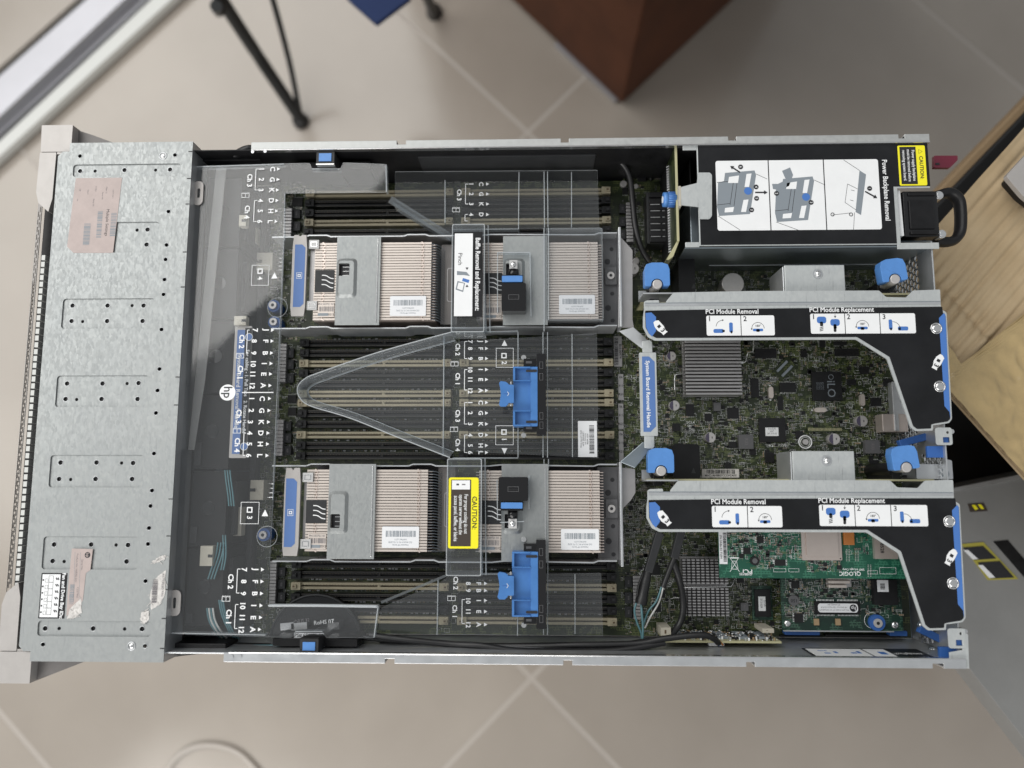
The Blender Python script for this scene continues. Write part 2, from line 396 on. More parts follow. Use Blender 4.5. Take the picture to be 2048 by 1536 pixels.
# ------------------------------------------------------------------ floor and far things
FZ = -.85
fl = MB(); fl.box(-4, -4, FZ - .05, 5, 5, FZ - .0006, 'grout'); floor = fl.build('floor', None, kind='structure')
ta = math.radians(45.3); TS = .80; ux, uy = math.cos(ta), math.sin(ta)
crossing = W(1055, 265, FZ)
tm = None
for i in range(-4, 4):
    for j in range(-4, 4):
        cx = crossing.x + (i + .5) * TS * ux - (j + .5) * TS * uy; cy = crossing.y + (i + .5) * TS * uy + (j + .5) * TS * ux
        if tm is None:
            b = MB(); b.obox(cx, cy, TS - .008, TS - .008, FZ - .003, FZ, ta, 'floor_tile'); o = b.build('tile', floor, bevel=.0008); tm = o
        else:
            o = tm.copy(); COL.objects.link(o); o.parent = floor; o.location = Vector((cx, cy, FZ - .003)) - WL[floor.name]
# sliding door track, upper left
t = thing('door_track', 'pale grey aluminium sliding door track crossing the top left corner', 'door track', W(60, 120, FZ))
def band(p0, p1, z0, z1, m, nm):
    a, b_ = W(*p0[0], z1).xy, W(*p0[1], z1).xy; c, d = W(*p1[0], z1).xy, W(*p1[1], z1).xy
    e1 = (b_ - a).normalized(); e2 = (d - c).normalized()
    q = MB(); q.prism([a - e1 * .8, b_ + e1 * .8, d + e2 * .8, c - e2 * .8], z0, z1, m); return q.build(nm, t, bevel=.002)
L0 = ((0, 142), (160, 0)); L1 = ((0, 150), (170, 0)); L2 = ((0, 232), (248, 0)); L3 = ((0, 246), (262, 0)); L4 = ((0, 268), (292, 0)); L5 = ((0, 280), (300, 0)); L6 = ((0, 312), (342, 0))
band(L0, L6, FZ, FZ + .004, 'black_metal', 'track_base')
band(L1, L2, FZ + .004, FZ + .045, 'aluminium', 'track_rail')
band(L3, L4, FZ + .004, FZ + .02, 'aluminium', 'track_lip')
band(L5, L6, FZ + .004, FZ + .025, 'pale_frame', 'threshold')
q = MB(); a, b_ = W(0, 140, FZ), W(158, 0, FZ); e = (b_ - a).normalized(); nrm = Vector((-e.y, e.x, 0))
q.prism([(a - e).xy, (b_ + e).xy, (b_ + e + nrm * 1.6).xy, (a - e + nrm * 1.6).xy], FZ, FZ + .006, 'floor_tile')
q.build('balcony_floor', None, kind='structure')

# folding chair legs top left + blue seat
t = thing('folding_chair', 'folding chair with black tube legs and dark blue seat behind the open computer', 'chair', W(602, 245, FZ))
def P3(px, py, z): return W(px, py, z)
def tubepart(pts, r, m, nm, par, **k): q = MB(); q.tube(pts, r, m, n=12, **k); return q.build(nm, par)
tubepart([P3(602, 240, FZ + .012), P3(505, 95, FZ + .17), P3(405, -60, FZ + .34)], .0125, 'black_metal', 'leg', t)
tubepart([P3(602, 240, FZ + .012), P3(578, 120, FZ + .12), P3(535, -40, FZ + .26)], .006, 'black_metal', 'leg', t)
tubepart([P3(868, 28, FZ + .012), P3(840, -40, FZ + .2)], .011, 'black_metal', 'leg', t)
tubepart([P3(432, 12, FZ + .3), P3(438, 22, FZ + .27)], .011, 'black_metal', 'joint', t)
for p in ((603, 244), (869, 27)):
    c = W(*p, FZ); q = MB(); q.cyl(c.x, c.y, FZ, FZ + .012, .018, 'rubber', r2=.017); q.dome(c.x, c.y, FZ + .012, .017, .012, 'rubber'); q.build('foot', t)
q = MB(); q.prism(rpoly(PL([(690, -8), (752, 47), (822, -6), (770, -90), (690, -90)], FZ + .36), .004), FZ + .35, FZ + .36, 'blue_cloth'); q.build('seat', t, bevel=.003)

# brown cabinet
c0 = W(1243, 213, FZ); l0 = W(1018, 0, FZ) - c0; r0 = W(1483, 0, FZ) - c0
t = thing('cabinet', 'tall reddish brown cabinet standing corner first on the tiles at the top', 'cabinet', c0)
el = l0.normalized(); er = Vector((-el.y, el.x, 0)); er = er if er.dot(r0) > 0 else -er
def quadp(w, d, inset=0): return [(c0 + el * inset + er * inset).xy, (c0 + er * (w - inset) + el * inset).xy, (c0 + er * (w - inset) + el * (d - inset)).xy, (c0 + el * (d - inset) + er * inset).xy]
q = MB(); q.prism(quadp(.62, .8), FZ + .012, FZ + 1.35, 'brown_wood'); q.build('body', t, bevel=.004)  # height above the view raised so it shades the floor nearby
q = MB(); q.prism(quadp(.62, .8, .012), FZ, FZ + .012, 'black_metal'); q.build('base', t)
q = MB(); a = c0 - er * .003 + el * .015; b_ = c0 - er * .003 + el * .2; q.bar(a, b_, .006, FZ + .004, FZ + .012, 'aluminium'); q.build('trim_strip', t)
q = MB(); a = c0 + er * .36 - el * .004; q.bar(a + Vector((0, 0, 0)), a + er * .05, .012, FZ + .3, FZ + .33, 'black_metal'); q.build('handle', t)

# white cable loop on floor
q = MB(); q.tube([W(x, y, FZ + .005) for x, y in ((300, 1600), (345, 1525), (378, 1498), (415, 1490), (455, 1496), (490, 1515), (540, 1570))], .0045, 'white_cable')
tag(q.build('floor_cable'), 'pale cable looped on the tiles at the lower left edge', 'cable')

# black low table, carton, second computer
TZ = -.16
t = thing('side_table', 'low black table under the crumpled cardboard at the right', 'table', W(2000, 600, FZ))
cA = W(1879, 402, TZ); cB = W(2048, 226, TZ); e1 = Vector((cB - cA)).normalized(); e2 = Vector((e1.y, -e1.x, 0))
_p = W(1975, 1345, TZ); cS = cA + e1 * (_p - cA).dot(e1)
q = MB(); q.prism([cS.xy, (cS + e1 * .8).xy, (cS + e1 * .8 + e2 * .95).xy, (cS + e2 * .95).xy], TZ - .012, TZ, 'black_metal'); q.build('table_top', t, bevel=.003)
q = MB(); c_ = cS - e2 * .009; q.prism([c_.xy, (c_ + e1 * .8).xy, (c_ + e1 * .8 + e2 * .95).xy, (c_ + e2 * .95).xy], TZ - .05, TZ - .0121, 'tan_part'); q.build('table_apron', t, bevel=.003)
for a_, b_ in ((.06, .10), (.75, .10), (.75, .9)):
    p = cS + e1 * a_ + e2 * b_; q = MB(); q.obox(p.x, p.y, .04, .04, FZ, TZ - .05, math.atan2(e1.y, e1.x), 'black_metal'); q.build('leg', t)
# carton: wrinkled top sheet with flutes
CZ = -.012
t = thing('cardboard_sheet', 'crumpled brown cardboard sheet under the right end of the open computer', 'cardboard', W(1990, 600, TZ))
kA = W(1932, 388, CZ); kB = W(2048, 257, CZ); g1 = (kB - kA).normalized(); g2 = Vector((g1.y, -g1.x, 0))
lowp = W(1905, 786, CZ); g2 = (W(2048, 945, CZ) - lowp).normalized(); _e = lowp - kA; _det = g1.x * -g2.y + g2.x * g1.y; _a = (_e.x * -g2.y + g2.x * _e.y) / _det; k0 = kA + g1 * _a
def cq(u, v): return k0 + g1 * u + g2 * v
US, VS = .62, .46
nu, nv = 260, 420; vs = []; fs = []
import mathutils.noise as mn
for j in range(nv + 1):
    for i in range(nu + 1):
        u = US * i / nu; v = VS * j / nv; p = cq(u, v)
        w1 = mn.noise(Vector((u * 9, v * 5, 0))); w2 = mn.noise(Vector((u * 40, v * 40, 3)))
        ph = v / .0105 + .10 * mn.noise(Vector((u * 4, v * 6, 2))); k = math.floor(ph); fr_ = ph - k - .5
        gs = .75 + .9 * mn.noise(Vector((k * 3.7, u * 5, 1.5)))
        z = CZ - .004 - .0021 * gs * (.5 + .5 * math.cos(2 * PI * fr_)) ** 1.6 + .0022 * w1 + .0007 * w2 + .0026 * abs(mn.noise(Vector((u * 12 + v * 9, v * 14 - u * 10, 6))))
        cr = abs(u - .068 + .004 * w1); z -= .0028 * math.exp(-(cr / .0030) ** 2) + .0022 * max(0, 1 - cr / .022) * math.exp(-((fr_ - .1) / .12) ** 2)
        for uc, sl_ in ((.20, .05), (.33, -.08)): cr = abs(u - uc - sl_ * v + .012 * w1); z -= .0009 * math.exp(-(cr / .0035) ** 2)
        vs.append((p.x, p.y, z - (.003 if v > VS - .002 else 0)))
for j in range(nv):
    for i in range(nu):
        a = j * (nu + 1) + i; fs.append((a + nu + 1, a + nu + 2, a + 1, a))
q = MB(); q.add(vs, fs, 'cardboard', True); q.build('top_panel', t)
q = MB(); z1 = CZ - .011
q.prism([cq(.002, .002).xy, cq(US, .002).xy, cq(US, VS - .002).xy, cq(.002, VS - .002).xy], z1 - .004, z1, 'cardboard'); q.build('lower_panel', t)
q = MB(); q.prism([cq(.13, .11).xy, cq(US - .05, .11).xy, cq(US - .05, VS - .05).xy, cq(.13, VS - .05).xy], TZ, z1 - .0041, 'black_plastic'); q.build('inner_tray', t)
q = MB(); vs = []; fs = []; mu, mv = 60, 220
for j in range(mv + 1):
    v = VS * j / mv; um = .026 + .004 * mn.noise(Vector((v * 30, 0, 7))) + .11 * min(1, max(0, (v - .103) / .018))
    for i in range(mu + 1):
        u = -.001 + (um + .001) * i / mu; p = cq(u, v)
        n1 = abs(mn.noise(Vector((u * 62, v * 48, 4)))); n2 = abs(mn.noise(Vector((u * 130 + v * 60, v * 40, 8))))
        vs.append((p.x, p.y, CZ + .0012 - .0042 * n1 ** .8 + .0022 * n2))
for j in range(mv):
    for i in range(mu): a = j * (mu + 1) + i; fs.append((a + mu + 1, a + mu + 2, a + 1, a))
q.add(vs, fs, 'packing_tape', True); q.build('tape_strip', t)
# laptop-like grey device corner at right edge
t = thing('grey_device', 'grey rounded device corner with black side resting on the cardboard', 'device', W(2040, 350, CZ))
dz = CZ + .028
q = MB(); q.prism(rpoly(PL([(2012, 352), (2060, 300), (2120, 360), (2075, 415), (2046, 392)], dz), .003), CZ + .022, dz, 'silver_plastic'); q.build('lid', t, bevel=.002)
q = MB(); q.prism(rpoly(PL([(2020, 356), (2060, 312), (2125, 365), (2080, 412), (2050, 390)], CZ + .02), .003), CZ + .004, CZ + .022, 'black_plastic'); q.build('body', t, bevel=.001)
# second, closed server
SZ = -.112
t = thing('closed_server', 'blurred closed grey rack server with yellow warning labels at lower right', 'server', W(2000, 1200, TZ))
s0 = W(1925, 972, SZ); s1 = W(2048, 947, SZ); f1 = (s1 - s0).normalized(); f2 = Vector((f1.y, -f1.x, 0)); s0 = s0 - f1 * .06
le = W(2048, 1480, SZ)
f3 = (W(2048, 1478, SZ) - W(1945, 1345, SZ)).normalized()
mid = W(1945, 1345, SZ)
q = MB(); q.prism(rpoly([s0.xy, (s0 + f1 * .6).xy, (s0 + f1 * .6 + f2 * .7).xy, (mid + f3 * .35).xy, (mid - f3 * .08).xy], .004), SZ - .044, SZ, 'grey_case'); q.build('case', t, bevel=.002)
q = MB(); q.prism([(s0 + f1 * .02).xy, (s0 + f1 * .6).xy, (s0 + f1 * .6 + f2 * .004).xy, (s0 + f1 * .02 + f2 * .004).xy], SZ, SZ + .002, 'satin_steel'); q.build('edge_strip', t)
for k, (poly, m, nm) in enumerate(((PL([(1922, 1088), (1966, 1084), (2036, 1158), (1975, 1160)], SZ), 'faded_yellow', 'warning_label'), (PL([(1935, 1008), (1967, 1006), (1975, 1022), (1940, 1024)], SZ), 'label_brown', 'label'), (PL([(1986, 1083), (2015, 1080), (2075, 1150), (2058, 1166)], SZ), 'black_plastic', 'latch_recess'))):
    q = MB(); z = SZ + .0006; q.prism(poly, SZ, z, m)
    if k == 0:
        q.flat(PL([(1926, 1095), (1966, 1092), (1992, 1117), (1948, 1120)], z), z + .0004, 'ink'); q.flat(PL([(1955, 1125), (1999, 1122), (2028, 1155), (1981, 1157)], z), z + .0004, 'ink')
        q.flat(PL([(1926, 1100), (1936, 1100), (1956, 1118), (1945, 1119)], z), z + .0005, 'label_white'); q.flat(PL([(1955, 1130), (1965, 1130), (1990, 1155), (1978, 1156)], z), z + .0005, 'label_white')
    if k == 1: q.flat(PL([(1943, 1010), (1950, 1010), (1956, 1018), (1950, 1020)], z), z + .0004, 'yellow_label'); q.flat(PL([(1955, 1009), (1962, 1009), (1968, 1018), (1962, 1018)], z), z + .0004, 'yellow_label')
    q.build(nm, t)
# carton hidden below the open computer that carries it
q = MB(); q.box(.06, -.17, FZ, .52, .17, -.001, 'cardboard'); tag(q.build('support_carton', bevel=.002), 'plain carton beneath the open computer, holding it above the tiles', 'carton')

# ================================================================== OPEN COMPUTER: chassis
H = .087; XR = .643; YH = .2225
ch = thing('server_chassis', 'open steel rack server chassis with drilled front cover and pale front bezel', 'server chassis', (.26, 0, 0))
q = MB(); q.box(-.12, -.215, 0, XR, .215, .002, 'dark_steel'); q.build('base_pan', ch)
# --- side rails: inner wall, rim with notches
def rail(sg, notches, x0):
    q = MB(); yo = sg * .2222; yi = sg * .2145
    def Y(a, b): return (min(a, b), max(a, b))
    a, b = Y(sg * .2150, sg * .2162); q.box(-.02, a, .0021, XR, b, .0835, 'black_plastic' if sg > 0 else 'satin_steel')  # upper wall painted black for its shade, lower wall left steel
    rim = [(x0, yi)]
    outer = [(x0, yo)]
    for n0, n1 in sorted(notches): outer += [(n0, yo), (n0, sg * .2185), (n1, sg * .2185), (n1, yo)]
    outer += [(XR, yo)]
    poly = [(x0, yi)] + outer + [(XR, yi)]
    q.prism(poly, .0836, .0850, 'lit_rim_steel' if sg > 0 else 'satin_steel')  # upper rim's lit look is put into a steel of its own
    a, b = Y(sg * .2142, sg * .2152); q.box(x0 + .004, a, .080, XR, b, .0856, 'shiny_steel')
    # outer drop flange
    xs = [x0] + [v for n in sorted(notches) for v in n] + [XR]
    for i in range(0, len(xs) - 1, 2): a, b = Y(sg * .2205, sg * .2221); q.box(xs[i], a, .0021, xs[i + 1], b, .0836, 'satin_steel')
    return q.build('side_rail', ch, bevel=.0004)
tn = [(W(a, 280, H).x, W(b, 280, H).x) for a, b in ((793, 811), (1122, 1138), (1458, 1474), (1800, 1812))]
bn = [(W(a, 1325, H).x, W(b, 1325, H).x) for a, b in ((769, 788), (1127, 1145), (1494, 1511), (1868, 1890))]
rail(1, tn, W(500, 300, H).x); rail(-1, bn, W(445, 1318, H).x)
for px, py in ((505, 301), (530, 300), (463, 1311), (480, 1310)): q = MB(); c = W(px, py, .086); q.cyl(c.x, c.y - .001, .0851, .0858, .0014, 'satin_steel', 12); q.build('rivet', ch)
# --- front cover plate with holes
def hole_px(px, py, r): c = W(px, py, H); return (c.x, c.y, r)
big, sml = .0019, .00145
panels = []   # (rect px, [holes px])
def shift(hs, dx, dy): return [(x + dx, y + dy, r) for x, y, r in hs]
four = [(145, 611, big), (215, 611, big), (264, 611, sml), (287, 611, big), (143, 642, big), (165, 643, sml), (214, 642, big), (285, 642, big)]
panels.append(((146, 328, 361, 353), [(160, 342, big), (190, 342, sml), (249, 340, big), (311, 340, sml), (340, 339, big)]))
panels.append(((152, 444, 317, 505), [(274, 460, sml), (295, 459, big), (293, 489, big)]))
panels.append(((124, 597, 308, 657), four))
panels.append(((112, 751, 297, 814), [(134, 767, big), (205, 767, big), (254, 767, sml), (277, 766, big), (131, 798, big), (153, 799, sml), (203, 798, big), (275, 798, big)]))
panels.append(((99, 910, 287, 975), [(121, 925, big), (193, 925, big), (243, 926, sml), (266, 926, big), (118, 958, big), (141, 959, sml), (191, 958, big), (264, 958, big)]))
panels.append(((85, 1073, 277, 1139), [(108, 1089, big), (182, 1089, big), (232, 1090, sml), (256, 1090, big), (105, 1122, big), (128, 1123, sml), (179, 1123, big), (253, 1123, big)]))
panels.append(((75, 1242, 303, 1273), [(90, 1257, big), (118, 1257, sml), (186, 1257, big), (249, 1258, sml), (284, 1258, big)]))
singles = [(337, 423), (333, 490), (331, 519), (329, 559), (327, 589), (323, 659), (319, 738), (315, 781), (312, 826), (308, 907), (304, 981), (301, 1012), (298, 1056), (296, 1088), (291, 1162), (160, 312), (350, 310), (86, 1289), (290, 1292)]
FX, FXn = -.1210, -.1110
outline = [(0, -YH), (0, YH), (FXn, YH), (FXn, .2145), (FX + .004, .2145), (FX, .2105), (FX, -.2105), (FX + .004, -.2145), (FXn, -.2145), (FXn, -YH)]
outline = outline[::-1]
holes = []; rects = []
for (a, b, c, d), hs in panels:
    x0, y0, x1, y1 = RC(a, b, c, d, H); rects.append((x0, y0, x1, y1)); holes.append(rrect(x0, y0, x1, y1, .0028)[::-1])
for p in singles: c = W(*p, H); holes.append(circ(c.x, c.y, sml * 1.15, 14)[::-1])
ticks = []
for py in (303, 357, 408, 504, 574, 754, 810, 998, 1072, 1179, 1237, 1297):
    y = W(385 - (py - 283) * .0566, py, H).y; ticks.append((-.0035, y - .0004, .0, y + .0004))
q = MB(); q.prism(outline, H - .001, H, 'cover_steel', holes)
for x0, y0, x1, y1 in ticks: q.box(x0, y0, H, x1 + .0003, y1, H + .00025, 'ink')
q.box(-.0012, -YH, .055, -.0001, YH, H - .0011, 'satin_steel')
for s in (-1, 1): a, b = sorted((s * YH, s * (YH - .0011))); q.box(FXn, a, .002, 0, b, H - .0011, 'satin_steel')
lid = q.build('front_cover', ch, bevel=.0005)
for (x0, y0, x1, y1), (rp, hs) in zip(rects, panels):
    q = MB(); hh = []
    for px, py, r in hs: c = W(px, py, H - .001); hh.append(circ(c.x, c.y, r, 14)[::-1])
    q.prism(rrect(x0 - .0002, y0 - .0002, x1 + .0002, y1 + .0002, .003), H - .0021, H - .0012, 'cover_steel', hh)
    for px, py, r in hs:
        if r == big: c = W(px, py, H - .001); q.torus(c.x, c.y, H - .0012, r * 1.18, .00022, 'satin_steel', 16, 6); q.cyl(c.x + .0002, c.y - .0002, H - .004, H - .0032, r * .8, 'dark_steel', 12)
    q.build('pressed_panel', lid, bevel=.0002)
for p in ((326, 312), (263, 1292)): q = MB(); c = W(*p, H); q.torus(c.x, c.y, H, .0032, .0005, 'satin_steel', 24, 6); q.dome(c.x, c.y, H, .0022, .0007, 'shiny_steel'); q.build('rivet', lid)
q = MB()
for p in singles: c = W(*p, H); q.torus(c.x, c.y, H, sml * 1.3, .0002, 'satin_steel', 16, 6)
q.build('hole_rims', lid, kind='stuff')
q = MB(); q.box(FX + .006, -.21, .05, -.002, .21, .0845, 'black_plastic'); q.box(-.10, -.205, .0022, -.002, .205, .05, 'black_plastic'); q.build('drive_cage', ch)
# stickers on the cover
z = H + .0001
q = MB(); x0, y0, x1, y1 = RC(144, 356, 237, 506, H); z = H + .00022
q.prism(rpoly([(x0 + .001, y1), (x1 + .001, y1), (x1 - .0025, y0), (x0 + .004, y0 + .0002), (x0 - .0022, y0 + .006)], .0004), H + .00003, z, 'sticker_pink')
z += .00006
bx = lambda a, b, c, d: RC(a, b, c, d, z)
for r in ((221, 425, 232, 472), (194, 420, 204, 475), (167, 446, 180, 490)): x_0, y_0, x_1, y_1 = bx(*r); q.barcode(x_0, y_0, x_1, y_1, z, 'ink_grey', True, 34)
for i, (px, py, s_, n) in enumerate(((213, 380, .0023, 'Class 12'), (214, 445, .0032, 'Multiple Settings'), (226, 388, .002, 'CN7 0 4 5 1'), (205, 392, .002, 'Server No.'), (192, 378, .002, 'Config 1'), (187, 405, .002, 'Rating 100'), (176, 384, .0018, 'Class A'), (160, 380, .002, 'N8'), (155, 400, .0018, 'line'))):
    c = W(px, py, z); q.text(n, c.x, c.y, z, s_ * (1.15 if i == 1 else .8), D90, 'ink' if i == 1 else 'ink_soft', bold=0)
q.build('sticker', lid)
q = MB(); c = RC(80, 1146, 132, 1237, H); q.prism(rrect(*c, .0004), H + .00003, H + .00016, 'label_black'); z = H + .00022
x0, y0, x1, y1 = c; w = x1 - x0; h = y1 - y0
q.flat([(x0 + .001, y0 + .001), (x0 + w * .74, y0 + .001), (x0 + w * .74, y1 - .001), (x0 + .001, y1 - .001)], z, 'white_print')
q.text('Fan and Drive Bay IDs:', x0 + w * .87, (y0 + y1) / 2, z, .0040, D90, 'white_print', bold=.03)
for i in range(6):
    yy = y0 + .003 + i * (h - .006) / 5.9; q.ring([(x0 + w * .30, yy), (x0 + w * .48, yy), (x0 + w * .48, yy + .0055), (x0 + w * .30, yy + .0055)], .00025, z + .00005, 'ink')
    q.ring([(x0 + w * .17, yy), (x0 + w * .28, yy), (x0 + w * .28, yy + .003), (x0 + w * .17, yy + .003)], .0002, z + .00005, 'ink')
    q.obox(x0 + w * .09, yy + .002, .0013, .0013, z, z + .00004, 0, 'ink')
    for dx in (0, .0015): q.obox(x0 + w * .60 + dx, yy + .003, .001, .0022, z, z + .00004, .5, 'ink')
q.build('bay_label', lid)
q = MB(); z = H + .0002
q.prism(PL([(144, 1097), (186, 1098), (181, 1140), (172, 1146), (166, 1200), (158, 1215), (133, 1232), (136, 1180)], H), H + .00003, z, 'sticker_pink'); z += .00005
c = W(175, 1110, z); q.cyl(c.x, c.y, z - .00004, z, .0024, 'ink', 20); q.text('hp', c.x, c.y, z + .00003, .0034, D90 + .15, 'sticker_pink')
for r, n in (((164, 1130), 'Serial No.'), ((153, 1136), 'Product No. 668782-B21'), ((155, 1185), 'CZ27460')): c = W(*r, z); q.text(n, c.x, c.y, z, .0023, D90, 'ink_soft', bold=0)
x_0, y_0, x_1, y_1 = RC(139, 1168, 148, 1208, z); q.barcode(x_0, y_0, x_1, y_1, z, 'ink_grey', True, 30)
for a in ((161, 1104, 1200), (150, 1104, 1205)): c, d = W(a[0], a[1], z), W(a[0] - 3, a[2], z); q.bar(c, d, .0002, z - .00003, z, 'ink_grey')
q.build('sticker', lid, label='torn pink serial sticker')
def torn(pts, nm='sticker_residue'):
    q = MB(); P = PL(pts, H); out = []
    for i in range(len(P)):
        a, b = P[i], P[(i + 1) % len(P)]
        for k in range(5): p = a.lerp(b, k / 5); out.append((p.x + random.uniform(-.0005, .0005), p.y + random.uniform(-.0005, .0005)))
    q.prism(out, H + .00002, H + .0003, 'torn_paper')
    for k in range(14):
        a = random.choice(P); b = random.choice(P); c = a.lerp(b, .5); d = c + Vector((random.uniform(-.003, .003), random.uniform(-.003, .003))); q.bar(c, d, .0004, H + .0003, H + .0006, 'torn_paper')
    return q
torn([(140, 1218), (162, 1196), (163, 1225), (148, 1237), (134, 1237)]).build('sticker_residue', lid)
q = torn([(332, 1140), (330, 1190), (318, 1210), (302, 1220), (300, 1190), (308, 1160)])
c = RC(305, 1158, 315, 1205, H); q.barcode(c[0], c[1], c[2], c[3], H + .0008, 'ink_soft', True, 26); c = W(326, 1170, H); q.text('ACTUREED FAC', c.x, c.y, H + .0008, .0026, D90, 'ink_soft', bold=0); q.build('sticker_residue', lid)
torn([(332, 1110), (331, 1117), (308, 1128), (304, 1124), (320, 1112)]).build('sticker_residue', lid)
torn([(297, 1222), (298, 1240), (288, 1248), (280, 1240), (284, 1224)]).build('sticker_residue', lid)
# --- bezel
for s in (1, -1):
    bz = MB()
    P = [(-.1330, s * .2155), (-.1385, s * .2155), (-.1395, s * .2405), (-.1110, s * .2405), (-.1110, s * .2155)]
    P = P if s < 0 else P[::-1]
    bz.prism(rpoly(P, .0006), .022, .0850, 'silver_plastic')
    P = [(-.1112, s * .2155), (-.1112, s * .2395), (-.0980, s * .2350), (-.068, s * .2235)]
    P = P if s < 0 else P[::-1]
    bz.prism(P, .012, .076, 'grey_flank')
    P = [(-.1395, s * .2150), (-.1245, s * .2150), (-.1248, s * .172), (-.1275, s * .160), (-.137, s * .168), (-.1400, s * .178)]
    P = P if s < 0 else P[::-1]
    bz.prism(rpoly(P, .0006), .022, .0845, 'silver_plastic')
    a, b = sorted((s * .2135, s * .2170)); bz.box(-.124, a, .03, -.111, b, .0842, 'silver_plastic')
    bz.build('bezel_corner', ch, bevel=.0006)
q = MB(); hs = []
y = -.165
while y < .163:
    for k, xx in enumerate((-.1392, -.1365)):
        yy = y + (k % 2) * .0035; hs.append([(xx - .0008, yy), (xx - .0008, yy + .0050), (xx + .0008, yy + .0050), (xx + .0008, yy)][::-1])
    y += .0070
def gx(x, yy, zz): return (x, yy, zz + (x + .134) * .7)
q.prism([(-.1412, -.172), (-.1346, -.172), (-.1346, .172), (-.1412, .172)], .0825, .0835, 'silver_plastic', [h[::-1] if 0 else h for h in hs], xf=gx)
q.build('grille', ch)
q = MB(); q.box(-.1405, -.170, .004, -.1225, .170, .070, 'black_plastic'); q.build('grille_backing', ch)
q = MB(); y = -.165
while y < .12: q.box(-.1322, y, .072, -.1290, y + .0044, .0815, 'pale_frame'); y += .0060
q.build('grille_rib', ch, kind='stuff')
# --- rear end
q = MB()
def yz(x0): return lambda u, v, w: (x0 + w, u, v)
hs = []
def hexes(ya, yb, za, zb, r, rowmax=99):
    out = []; j = 0; z_ = za + r
    while z_ < zb - r:
        y_ = ya + r + (r * 1.12 if j % 2 else 0)
        while y_ < yb - r: out.append(circ(y_, z_, r, 6, PI / 6)[::-1]); y_ += r * 2.24
        z_ += r * 1.95; j += 1
    return out
hs += hexes(.083, .125, .012, .058, .0028) + hexes(-.075, -.050, .040, .075, .0022) + hexes(-.19, -.215 + .02, .03, .06, .002) + hexes(-.045, .06, .012, .04, .0024)
q.prism([(-.2145, .0021), (.120 + .008, .0021), (.120 + .008, .080), (-.2145, .080)], 0, .0012, 'satin_steel', hs, xf=yz(XR - .0025))
q.build('rear_panel', ch, bevel=.0002)
# rear slot brackets
for (a, b, c, d) in ((1872, 855, 1905, 890), (1897, 1257, 1932, 1297)):
    x0, y0, x1, y1 = RC(a, b, c, d, .084); q = MB()
    cx, cy = (x0 + x1) / 2, (y0 + y1) / 2
    q.prism(rrect(x0, y0, x1, y1, .002), .0825, .0838, 'galvanised_steel', [rrect(cx - .001, y0 + .002, cx + .0045, y0 + .0065, .0003)[::-1], circ(x1 - .0035, y1 - .004, .0012, 10)[::-1]])
    q.box(cx - .0012, y0 + .0018, .078, cx + .0047, y0 + .0067, .0815, 'blue_deep')
    q.box(x1 - .0012, y0 + .002, .03, x1, y1 - .002, .0824, 'satin_steel'); q.cyl(x1 + .002, y1 - .003, .075, .080, .002, 'shiny_steel', 12)
    q.box(x0 - .004, y0 - .010, .0735, x1 - .003, y0 - .0005, .0765, 'blue_deep')
    q.build('slot_bracket', ch, bevel=.0002)
for (pa, pb, zz) in (((1800, 888), (1872, 868), .05), ((1840, 1258), (1905, 1290), .05)): q = MB(); q.bar(W(*pa, zz), W(*pb, zz), .0062, zz - .006, zz, 'blue_deep'); q.build('latch_bar', ch, bevel=.0008)
q = MB()
for (a, b, c, d) in ((1845, 880, 1885, 928), (1840, 1258, 1880, 1285)):
    for i in range(3):
        for j in range(4):
            p = W(a + (c - a) * (j + .5 + (i % 2) * .4) / 4, b + (d - b) * (i + .5) / 3, .045); q.obox(p.x, p.y, .0016, .0042, .040, .045, .1, 'shiny_steel')
for p in ((1845, 1251), (1876, 1273), (1868, 1302)): c = W(*p, .05); q.cyl(c.x, c.y, .046, .048, .003, 'dark_steel', 16); q.dome(c.x, c.y, .048, .002, .001, 'shiny_steel')
q.build('rear_spring_finger', ch, kind='stuff')
q = MB(); x0, y0, x1, y1 = RC(1835, 928, 1908, 958, .07); q.prism(rpoly([(x0, y1), (x1 - .008, y1), (x1 - .004, y1 + .004), (x1, y1 + .003), (x1, y0), (x0, y0)], .001), .066, .068, 'satin_steel'); q.box(x0, y0, .02, x1, y0 + .001, .066, 'satin_steel')
q.cyl(x1 - .007, (y0 + y1) / 2 - .002, .068, .0683, .004, 'dark_steel', 20); q.build('slot_shelf', ch, bevel=.0004)
# fallen corner at lower right
q = MB(); x0, y0, x1, y1 = RC(1900, 1300, 1938, 1338, .084); q.prism([(x0, y0 + .004), (x1, y0), (x1 + .001, y1 + .012), (x1 - .004, y1 + .014), (x1 - .004, y1), (x0, y1 - .002)], .0825, .0835, 'galvanised_steel'); q.box(x1 - .0012, y0, .004, x1, y1 + .016, .0824, 'satin_steel'); q.build('corner_flange', ch, bevel=.0003)
# label on the inner wall, lower right (lies on sloped strip)
z = .0505; q = MB(); yw0, yw1 = -.2148, -.2065; zt, zb = .082, .066
x0 = W(1628, 1303, .08).x; x1 = W(1868, 1303, .08).x
def sl(u, v, w): t = v; return (x0 + u * (x1 - x0) - (0 if 1 else 0), yw0 + (1 - t) * .0004 + .0003 + t * 0 + w, zb + (1 - t) * (zt - zb))
def wall(u, v, w): return (x0 + u * (x1 - x0), -.2149 + .0003 + w, .050 + v * .032)
q.box(0, 0, 0, 1, 1, .0002, 'label_black', wall); q.box(.02, .08, .0002, .50, .92, .00024, 'white_print', wall); q.box(.515, .08, .0002, .70, .92, .00024, 'white_print', wall)
for u, v, du, dv in ((.13, .55, .05, .1), (.22, .4, .03, .2), (.10, .3, .08, .05), (.36, .5, .05, .12), (.42, .35, .03, .25), (.60, .4, .06, .3)): q.box(u, v, .00024, u + du, v + dv, .0003, 'ink_blue', wall)
